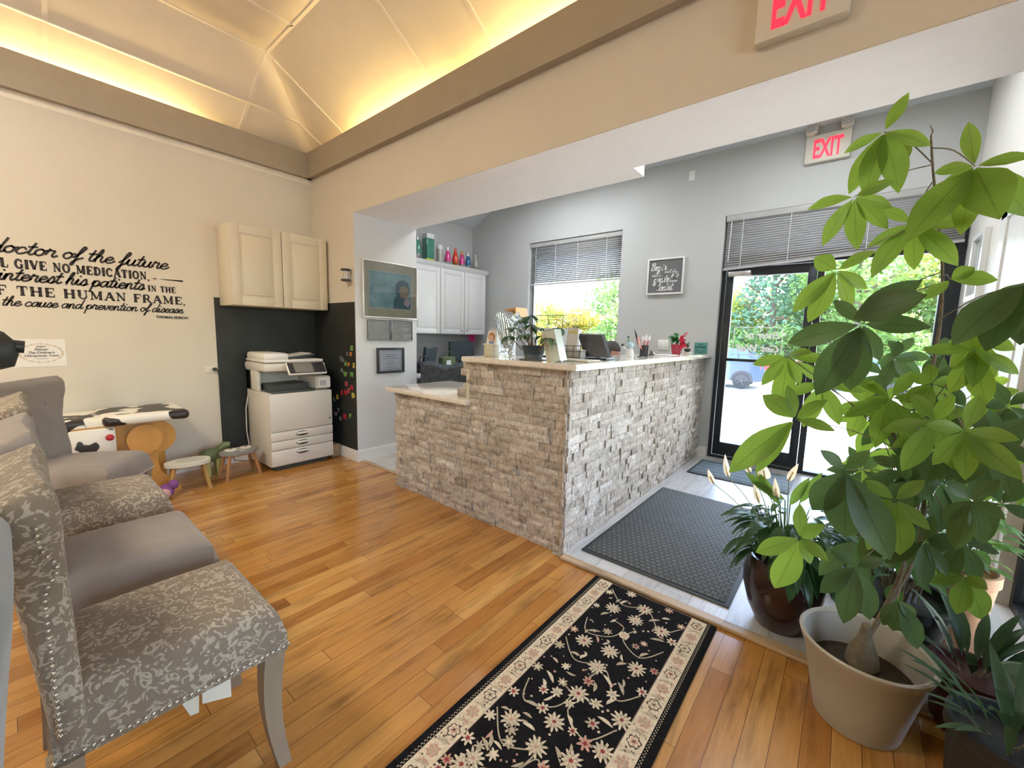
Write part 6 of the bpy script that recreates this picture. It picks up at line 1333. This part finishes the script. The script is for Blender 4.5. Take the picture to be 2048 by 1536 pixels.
cluster((1712, 1132), [(1640, 1185), (1687, 1247), (1740, 1240), (1770, 1120), (1660, 1100)], 1.40, (1812, 1060, 1.68), w=.20)
cluster((1796, 1200), [(1765, 1250), (1787, 1262), (1836, 1298), (1830, 1240)], 1.42, (1812, 1100, 1.68), w=.20)
cluster((1932, 1150), [(1913, 1228), (1962, 1238), (1860, 1165), (1975, 1180)], 1.55, (1830, 1100, 1.72), w=.22)
cluster((1690, 940), [(1625, 1020, 0, .28), (1690, 1075, 0, .3), (1745, 1050), (1780, 1120), (1640, 900), (1740, 900)], 1.38, (1812, 960, 1.68), w=.20)
cluster((1930, 860), [(1850, 850), (1865, 930), (1930, 960), (1990, 940), (2040, 880), (1960, 790), (2045, 960)], 1.34, (1860, 760, 1.75), w=.20)
cluster((1945, 1000), [(1885, 1040), (1910, 1100), (1965, 1090), (2010, 1040), (2000, 960), (1890, 960)], 1.42, (1850, 900, 1.78), w=.20)
cluster((1790, 1000), [(1710, 1030), (1735, 1100), (1800, 1110), (1860, 1060), (1850, 960), (1730, 960)], 1.44, (1815, 980, 1.68), w=.20)
# inner foliage, irregular whorls filling the crown
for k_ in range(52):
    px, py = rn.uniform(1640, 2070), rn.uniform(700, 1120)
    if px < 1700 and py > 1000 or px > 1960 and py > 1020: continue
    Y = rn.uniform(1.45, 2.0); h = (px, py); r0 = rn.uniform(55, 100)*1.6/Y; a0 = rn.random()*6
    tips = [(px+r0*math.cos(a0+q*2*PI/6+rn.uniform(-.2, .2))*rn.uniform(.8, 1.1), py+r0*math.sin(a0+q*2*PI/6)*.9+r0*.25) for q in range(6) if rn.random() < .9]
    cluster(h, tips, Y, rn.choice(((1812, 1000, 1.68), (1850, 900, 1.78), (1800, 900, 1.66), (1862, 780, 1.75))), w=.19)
st.build('stem', BARK, mt); lf.build('foliage', None, mt, fixn=False)

# peace lily in a deep red pot
c = Vector((-.13, 2.035, 0)); pl = thing('potted_plant', 'peace lily with white blooms in a dark red pot on the tile edge', 'plant', c)
wallpot(c, [(.085, 0), (.09, .004), (.125, .08), (.148, .17), (.150, .22), (.138, .28), (.132, .30), (.122, .30), (.128, .27), (.13, .22)], 'pot', M('oxblood glazed pot', (.030, .011, .011), .25, vary=.5, vs=5, coat=.4), pl)
a = MB(); a.lathe(c, [(.124, .255), (.124, .268)], 32); a.build('soil', SOIL, pl)
lf = MB(); rn = random.Random(33); LILY = leaf_mat('deep green lily leaf', (.025, .07, .025), (.045, .11, .035), .3, .3); LILY2 = leaf_mat('lighter lily leaf', (.09, .17, .04), (.13, .22, .06), .4, .35)
for k_ in range(120):
    an = rn.uniform(0, 2*PI); r0 = rn.uniform(.01, .07); b0 = c+Vector((r0*math.cos(an), r0*math.sin(an), .27)); rr = rn.uniform(.12, .26); up = rn.uniform(-.03, .25)
    mid = b0+Vector((math.cos(an)*rr*.35, math.sin(an)*rr*.35, .08+up*.6)); T_ = mid+Vector((math.cos(an)*rr*.5, math.sin(an)*rr*.5, -.05-.10*rn.random()+up*.2)); lf.tube([b0, mid], .0016, 4, LILY); leaf(lf, mid, T_, rn.uniform(.015, .026), (math.cos(an)*.4, math.sin(an)*.4, 1), .10, .25, 7, LILY)
for p_, q_2 in (((1545, 985), (1490, 945)), ((1560, 1010), (1510, 940)), ((1570, 1000), (1500, 960)), ((1580, 1010), (1620, 955)), ((1600, 1005), (1645, 945))):
    leaf(lf, pt(p_[0], p_[1], 2.0), pt(q_2[0], q_2[1], 1.98), .020, (0, -1, .5), .05, .25, 9, LILY2, 1, .12); lf.tube([c+Vector((0, 0, .27)), pt(p_[0], p_[1], 2.0)], .002, 5, LILY2)
lf.build('foliage', None, pl, fixn=False)
SP = leaf_mat('cream spathe', (.70, .62, .42), (.78, .72, .54), .35)
for i, (bx, by, tx, ty_) in enumerate(((1428, 968, 1416, 938), (1457, 955, 1450, 908), (1500, 945, 1488, 920), (1530, 958, 1527, 925), (1555, 1000, 1550, 955), (1577, 962, 1597, 927), (1518, 1005, 1508, 965))):
    a = MB(); b0 = pt(bx, by, 2.0); T_ = pt(tx, ty_, 1.98); leaf(a, b0, T_, .014 if i != 3 else .026, (0, -1, .4), .1, .5, 8, SP, .8); a.tube([b0+Vector((0, -.004, .003)), b0.lerp(T_, .55)+Vector((0, -.008, 0))], .0035, 6, M('beige spadix', (.45, .36, .18), .7)); a.tube(smooth([c+Vector((rn.uniform(-.03, .03), 0, .27)), (c+Vector((0, 0, .30))).lerp(b0, .6)+Vector((0, 0, .02)), b0], 4), .0018, 5, M('pale green stalk', (.16, .24, .07), .5)); a.build('flower', None, pl, fixn=False)

# other pots in the corner
def bush(name, label, c, prof, potm, n, ln, wd, hgt, seed, lm, base_z, spread=1.0, up=.3):
    t = thing(name, label, 'plant', c); wallpot(Vector(c), prof, 'pot', potm, t); a = MB(); r = prof[-1][0]*.98; z = prof[-1][1]; a.lathe(c, [(r, z-.03), (r, z-.02)], 28); a.build('soil', SOIL, t); lf = MB(); rn = random.Random(seed); c = Vector(c); st = MB()
    for k_ in range(n):
        an = rn.uniform(0, 2*PI); r0 = rn.uniform(.0, r*.5); b0 = c+Vector((r0*math.cos(an), r0*math.sin(an), base_z)); hh = rn.uniform(.15, 1)*hgt; rr = rn.uniform(.2, 1)*spread*ln
        mid = b0+Vector((math.cos(an)*rr*.5, math.sin(an)*rr*.5, hh)); T_ = mid+Vector((math.cos(an)*ln*.8, math.sin(an)*ln*.8, ln*(up-rn.random()*.8)))
        if k_ % 3 == 0: st.tube([b0, mid], [.003, .0015], 5)
        leaf(lf, mid, T_, wd*rn.uniform(.7, 1.1), (math.cos(an)*.3, math.sin(an)*.3, 1), .10, .25, 6)
    st.build('stem', BARK, t); lf.build('foliage', lm, t, fixn=False); return t
PM = lambda r0, r1, h: [(r0, 0), (r0*1.04, .004), (r1, h*.86), (r1*1.07, h*.88), (r1*1.07, h), (r1*.97, h), (r1*.93, h*.9)]
TER = M('pale terracotta', (.50, .30, .18), .75, vary=.08, bs=.1); BKP = M('black nursery pot', (.02, .022, .022), .5, vary=.2); MID = leaf_mat('mid green bushy leaf', (.06, .14, .04), (.10, .20, .06), .4)
bush('potted_plant', 'bushy plant in a black pot directly behind the bone white pot', (.215, 2.06, 0), PM(.11, .155, .30), BKP, 150, .11, .026, .55, 4, MID, .27, 1.6)
bush('potted_plant', 'leafy plant in a pale terracotta pot against the right wall', (.415, 2.33, 0), PM(.075, .11, .36), TER, 90, .10, .024, .35, 5, MID, .33, 1.2)
bush('potted_plant', 'trailing plant in a small black pot behind the peace lily', (.12, 2.52, 0), PM(.10, .13, .26), BKP, 120, .11, .026, .40, 6, LILY, .23, 1.4)
bush('potted_plant', 'strappy leaved plant in a black pot at the lower right corner', (.385, 1.44, 0), PM(.085, .105, .31), M('matt black tall pot', (.012, .014, .013), .6, vary=.2), 30, .17, .013, .08, 9, DLEAF, .27, .5, .9)
t = thing('flower_pot', 'empty olive green flower pot at the right edge, bottom corner', 'pot', (.50, 1.62, 0)); wallpot(Vector((.485, 1.65, 0)), PM(.06, .085, .34), 'pot', M('olive green glazed pot', (.10, .13, .05), .4), t)
bush('potted_plant', 'low dark spiky plant with sword leaves beside the right wall', (.40, 1.86, 0), PM(.08, .10, .2), M('dark maroon pot', (.07, .015, .02), .4), 22, .17, .016, .05, 12, DLEAF, .18, .3, 1.1)

# right wall: framed mirror, white casing
t = thing('wall_frame', 'narrow white framed glass panel on the right wall beside the door', 'frame', (XR, 3.95, 1.55)); a = MB(); a.box(XR-.03, 3.86, 1.52, XR-.001, 3.90, 1.95); a.box(XR-.03, 4.16, 1.52, XR-.001, 4.20, 1.95); a.box(XR-.03, 3.90, 1.52, XR-.001, 4.16, 1.55); a.box(XR-.03, 3.90, 1.92, XR-.001, 4.16, 1.95); a.build('frame', TRIM, t, smooth=False)
a = MB(); a.box(XR-.012, 3.90, 1.55, XR-.008, 4.16, 1.92); a.build('panel', M('pale mirror glass', (.62, .68, .66), .08, .6), t)
b = MB(); b.box(XR-.022, 3.42, .12, XR, 3.54, 1.99, bev=.004); b.box(XR-.022, 2.80, 1.91, XR, 3.54, 2.02, bev=.004); b.box(XR-.022, 2.78, .12, XR, 2.88, 2.02, bev=.004); struct(b, 'trim_5', TRIM)
b = MB(); b.box(XR-.012, 2.88, .12, XR, 3.42, 1.91); b.box(XR-.018, 2.95, .25, XR-.01, 3.35, .9, bev=.004); b.box(XR-.018, 2.95, 1.0, XR-.01, 3.35, 1.82, bev=.004); struct(b, 'door_2', TRIM)

# ================================================================ OUTSIDE
b = MB(); ZG = atY(1482, 778, 19.5).z
b.poly([(-60, YE+4.2, ZG), (40, YE+4.2, ZG), (40, 24.0, ZG), (-60, 24.0, ZG)]); struct(b, 'ground_parking', M('sunlit pale asphalt', (.50, .49, .46), .9, vary=.06, vs=1.5))
b = MB(); b.box(-8, YE+.17, -.5, 4, YE+1.6, -.02); b.prism([(-8, YE+1.6, -.02), (4, YE+1.6, -.02), (4, YE+4.2, ZG), (-8, YE+4.2, ZG)], (0, 0, -.1)); struct(b, 'ground_walk', M('pale concrete walk', (.50, .50, .49), .85, vary=.05))
b = MB(); b.poly([(-60, 24, ZG-.02), (40, 24, ZG-.02), (40, 90, ZG+2), (-60, 90, ZG+2)]); struct(b, 'ground_grass', M('dry green lawn', (.24, .30, .07), .95, vary=.3, vs=2))
b = MB(); b.poly([(2.9, -20, -.3), (40, -20, -.3), (40, YE+4.2, -.3), (2.9, YE+4.2, -.3)]); struct(b, 'ground_side', M('sunlit pale asphalt', (.50, .49, .46), .9))
b = MB(); b.box(XL-.3, YE-.3, 3.13, 3.2, YE+1.5, 3.3); b.box(XL-.3, YE+1.4, 2.75, 3.2, YE+1.5, 3.13); b.box(-5, -3.6, 3.42, 3.4, YE+.0, 3.6); struct(b, 'roof', M('white roof and sun block paint', (.6, .6, .58), .7))  # roof slab, plus an unseen overhang added to keep sun out of the rooms
# parked cars
def car(label, c, rz, col, suv=True):
    t = thing('car', label, 'car', c, rz); PA = M('car paint '+label[:6], col, .25, .4, vary=.02, coat=.8); GLS = M('tinted car glass', (.05, .09, .12), .06, coat=.5); TY = M('tyre rubber', (.02, .02, .02), .8); AL = M('alloy wheel', (.07, .07, .075), .45, .6)
    h = 1.0 if suv else .86; hw = .93   # local: front at -x
    sil = [(-2.3, .35), (-2.32, .75), (-2.15, .95), (-1.2, 1.06), (-.55, 1.55*h+.08), (.2, 1.66*h+.06), (1.55, 1.62*h+.05), (2.1, 1.12), (2.25, 1.05), (2.3, .62), (2.28, .38), (1.95, .33), (-2.1, .33)]
    a = MB(); nn = len(sil); L0 = []
    for s_, wx in ((-1, 1), (1, 1)):
        L0.append([a.b.verts.new((x, s_*hw*(1-.17*max(0, (z-1.0)/.7)), z)) for x, z in sil])
    a.b.faces.new(L0[0]); a.b.faces.new(L0[1][::-1])
    for i in range(nn): a.b.faces.new((L0[0][i], L0[1][i], L0[1][(i+1) % nn], L0[0][(i+1) % nn]))
    bmesh.ops.bevel(a.b, geom=a.b.edges[:], offset=.06, segments=3, affect='EDGES'); a.build('car_body', PA, t, local=True)
    def side(pts, m, nm, off=.006):
        a = MB()
        for s_ in (-1, 1): a.poly([(x, s_*(hw*(1-.17*max(0, (z-1.0)/.7))+off), z) for x, z in (pts if s_ > 0 else pts[::-1])])
        a.build(nm, m, t, local=True, smooth=False, fixn=False)
    zt_ = 1.55*h+.03
    side([(-1.0, 1.10), (-.50, zt_-.04), (.22, zt_+.02), (.22, 1.12)], GLS, 'front_window'); side([(.28, 1.12), (.28, zt_+.02), (1.18, zt_-.01), (1.22, 1.13)], GLS, 'rear_window'); side([(1.28, 1.14), (1.24, zt_-.02), (1.50, zt_-.06), (1.80, 1.16)], GLS, 'quarter_window')
    a = MB(); a.box(2.05, .55, .86, 2.31, .90, 1.06, bev=.03); a.box(2.05, -.90, .86, 2.31, -.55, 1.06, bev=.03); a.build('tail_light', M('red tail lamp', (.6, .02, .03), .2), t, local=True)
    a = MB(); a.prism([(1.66, -.7, 1.56*h), (2.08, -.74, 1.16), (2.08, .74, 1.16), (1.66, .7, 1.56*h)], (.03, 0, .02)); a.build('tailgate_glass', GLS, t, local=True, smooth=False)
    a = MB(); a.box(2.12, -.85, .34, 2.34, .85, .60, bev=.05); a.build('bumper', M('dark bumper', (.06, .065, .07), .5), t, local=True)
    for x in (-1.42, 1.42):
        for s_ in (-1, 1):
            a = MB(); M4 = Matrix.Translation((x, s_*(hw-.10), .35)) @ Matrix.Rotation(PI/2, 4, 'X'); ring = a.lathe((0, 0, 0), [(.22, -.10), (.33, -.11), (.35, -.07), (.35, .07), (.33, .11), (.22, .10)], 32); bmesh.ops.transform(a.b, matrix=M4, verts=a.b.verts); wl = a.build('wheel', TY, t, local=True)
            a = MB(); a.lathe((0, 0, 0), [(.05, -.09), (.23, -.10), (.235, .10), (.05, .09)], 24)
            for k_ in range(5): an = 2*PI*k_/5; a.tube([(0, 0, .105), (.21*math.cos(an), .21*math.sin(an), .105)], [.035, .025], 6, None)
            for k_ in range(5): an = 2*PI*k_/5; a.tube([(0, 0, -.105), (.21*math.cos(an), .21*math.sin(an), -.105)], [.035, .025], 6, None)
            bmesh.ops.transform(a.b, matrix=M4, verts=a.b.verts); a.build('rim', AL, wl, local=True)
            a = MB(); P_ = [(x+.42*math.cos(q), s_*(hw+.004), .36+.42*math.sin(q)) for q in np.linspace(0, PI, 18)]+[(x-.36, s_*(hw+.004), .33), (x+.36, s_*(hw+.004), .33)]; a.poly(P_ if s_ < 0 else P_[::-1]); a.build('wheel_arch', M('black arch liner', (.03, .03, .032), .7), t, local=True, fixn=False)
    a = MB()
    for s_ in (-1, 1): a.box(-.62, s_*(hw+.02), 1.08, -.42, s_*(hw+.17), 1.20, bev=.03)
    a.build('side_mirror', PA, t, local=True); return t
w = atY(1478, 778, 19.5); car('dark blue-grey SUV parked outside the glass door, tail to the right', (w.x-1.42, 20.3, ZG), math.radians(4), (.05, .075, .11))
car('green-grey car parked behind the SUV', (w.x+3.6, 23.2, ZG), math.radians(4), (.10, .13, .12), False)
# trees beyond the parking lot
def tree(label, x, y, h, r, lm, seed, n=1500, z0=None, trunkh=.3, conif=False, name='tree', grp='trees across the parking lot'):
    z0 = ZG+.02 if z0 is None else z0; h = h+(-.45-ZG if name == 'tree' else 0)
    t = thing(name, label, 'tree' if name == 'tree' else 'shrub', (x, y, z0), 0, grp); rn = random.Random(seed); a = MB(); a.tube([(x, y, z0), (x+.1, y, z0+h*.4), (x, y+.1, z0+h*.8)], [r*.09, r*.06, r*.02], 8)
    for k_ in range(7): an = rn.random()*7; zz = z0+h*(.3+.08*k_); a.tube([(x, y, zz-.3), (x+math.cos(an)*r*.6, y+math.sin(an)*r*.6, zz+r*.3)], [r*.03, .02], 5)
    a.build('trunk', M('grey brown trunk', (.14, .11, .08), .9), t); a = MB()
    lumps = [(rn.uniform(-.6, .6)*r, rn.uniform(-.6, .6)*r, z0+h*(trunkh+(1-trunkh)*rn.uniform(.12, .9))) for _ in range(16)]
    for k_ in range(n):
        if conif:
            q = rn.random(); zz = z0+h*(.12+.88*q); rr = r*(1-q)*rn.uniform(.5, 1.05)+.05; an = rn.random()*2*PI; p = Vector((x+rr*math.cos(an), y+rr*math.sin(an), zz))
        else:
            l_ = lumps[k_ % 16]; d = Vector((rn.gauss(0, 1), rn.gauss(0, 1), rn.gauss(0, 1))).normalized()*r*.42*rn.uniform(.75, 1.05); d.z *= .8; p = Vector((x+l_[0], y+l_[1], l_[2]))+d
        s_ = rn.uniform(.09, .18)*(r/3)**.5; U = Vector((rn.gauss(0, 1), rn.gauss(0, 1), rn.gauss(0, .7))).normalized()*s_; V_2 = U.cross(Vector((rn.gauss(0, 1), rn.gauss(0, 1), rn.gauss(0, 1)))).normalized()*s_*.6
        a.poly([p-U, p+V_2, p+U*1.1, p-V_2])
    a.build('crown', lm, t, fixn=False, smooth=False); return t
def fol(name, c, c2, tr=.45):
    m, N, L, P = newmat(name); cc = ramp(N, L, noise(N, L, coords(N, L), 1.2, 3), [(.35, c), (.65, c2)]); L.new(cc, P.inputs['Base Color']); P.inputs['Roughness'].default_value = .6
    tl = N.new('ShaderNodeBsdfTranslucent'); L.new(cc, tl.inputs[0]); mx = N.new('ShaderNodeMixShader'); mx.inputs[0].default_value = tr; L.new(P.outputs[0], mx.inputs[1]); L.new(tl.outputs[0], mx.inputs[2]); L.new(mx.outputs[0], N['Material Output'].inputs[0]); return m
F1 = fol('yellow green foliage', (.25, .31, .04), (.36, .39, .06)); F2 = fol('mid green foliage', (.13, .24, .06), (.20, .32, .09)); F3 = fol('blue green evergreen foliage', (.08, .19, .11), (.14, .26, .15)); F4 = fol('amber tinged foliage', (.27, .24, .04), (.34, .24, .05))
def tpx(px, Y): return atY(px, 700, Y).x
for i, (px, Y, h, r, lm, lb, cf) in enumerate((
    (1085, 33, 4.6, 2.4, F1, 'yellow green tree seen through the left of the office window', 0), (1140, 35, 4.3, 2.6, F4, 'amber tinged tree in the middle of the office window', 0), (1175, 37, 4.6, 2.4, F1, 'low yellow green tree beside the tall one in the office window', 0), (1232, 29, 6.4, 2.5, F2, 'taller mid green tree at the right of the office window', 0),
    (1040, 30, 5.0, 2.6, F4, 'amber tree hidden mostly behind the window jamb', 0), (1482, 31, 5.2, 2.3, F1, 'bright yellow green tree at the left of the door glass', 0), (1535, 30, 8.5, 3.4, F3, 'tall blue green evergreen behind the SUV', 1), (1590, 34, 6.6, 3.0, F2, 'mid green tree in the middle of the door glass', 0),
    (1640, 32, 10.5, 3.8, F3, 'tallest evergreen behind the door mullion', 1), (1700, 28, 7.2, 3.2, F2, 'broad green tree behind the side glass panel', 0), (1775, 32, 6.8, 3.0, F1, 'yellow green tree at the middle of the side glass panel', 0), (1850, 33, 7.6, 3.2, F2, 'green tree at the right of the side glass panel', 0), (1930, 32, 7.0, 3.0, F2, 'green tree beyond the right door frame', 0), (1440, 33, 5.0, 2.6, F2, 'green tree left of the door behind the wall', 0))):
    tree(lb, tpx(px, Y), Y, h, r, lm, 50+i, 3400, trunkh=.12, conif=bool(cf))
for i, (px, Y) in enumerate(((1460, 27.5), (1530, 28), (1600, 27.5), (1680, 27), (1760, 27), (1840, 27))): tree('low clipped green shrub at the parking edge, %s' % ('behind the SUV roof', 'right of the SUV tail', 'left of the door mullion', 'right of the door mullion', 'in the middle of the side glass', 'at the right of the side glass')[i], tpx(px, Y), Y, 2.6, 2.0, F2, 90+i, 1200, trunkh=.05, name='shrub', grp='shrubs along the parking edge')
for i, (x, y, r) in enumerate(((14, 3, 3.5), (16, -3, 3.8), (13, 8, 3.2))): tree('green tree beyond the side windows, %s' % ('nearest', 'toward the back', 'toward the front')[i], x, y, 6, r, F2, 120+i, 900, trunkh=.2, grp='trees east of the building')
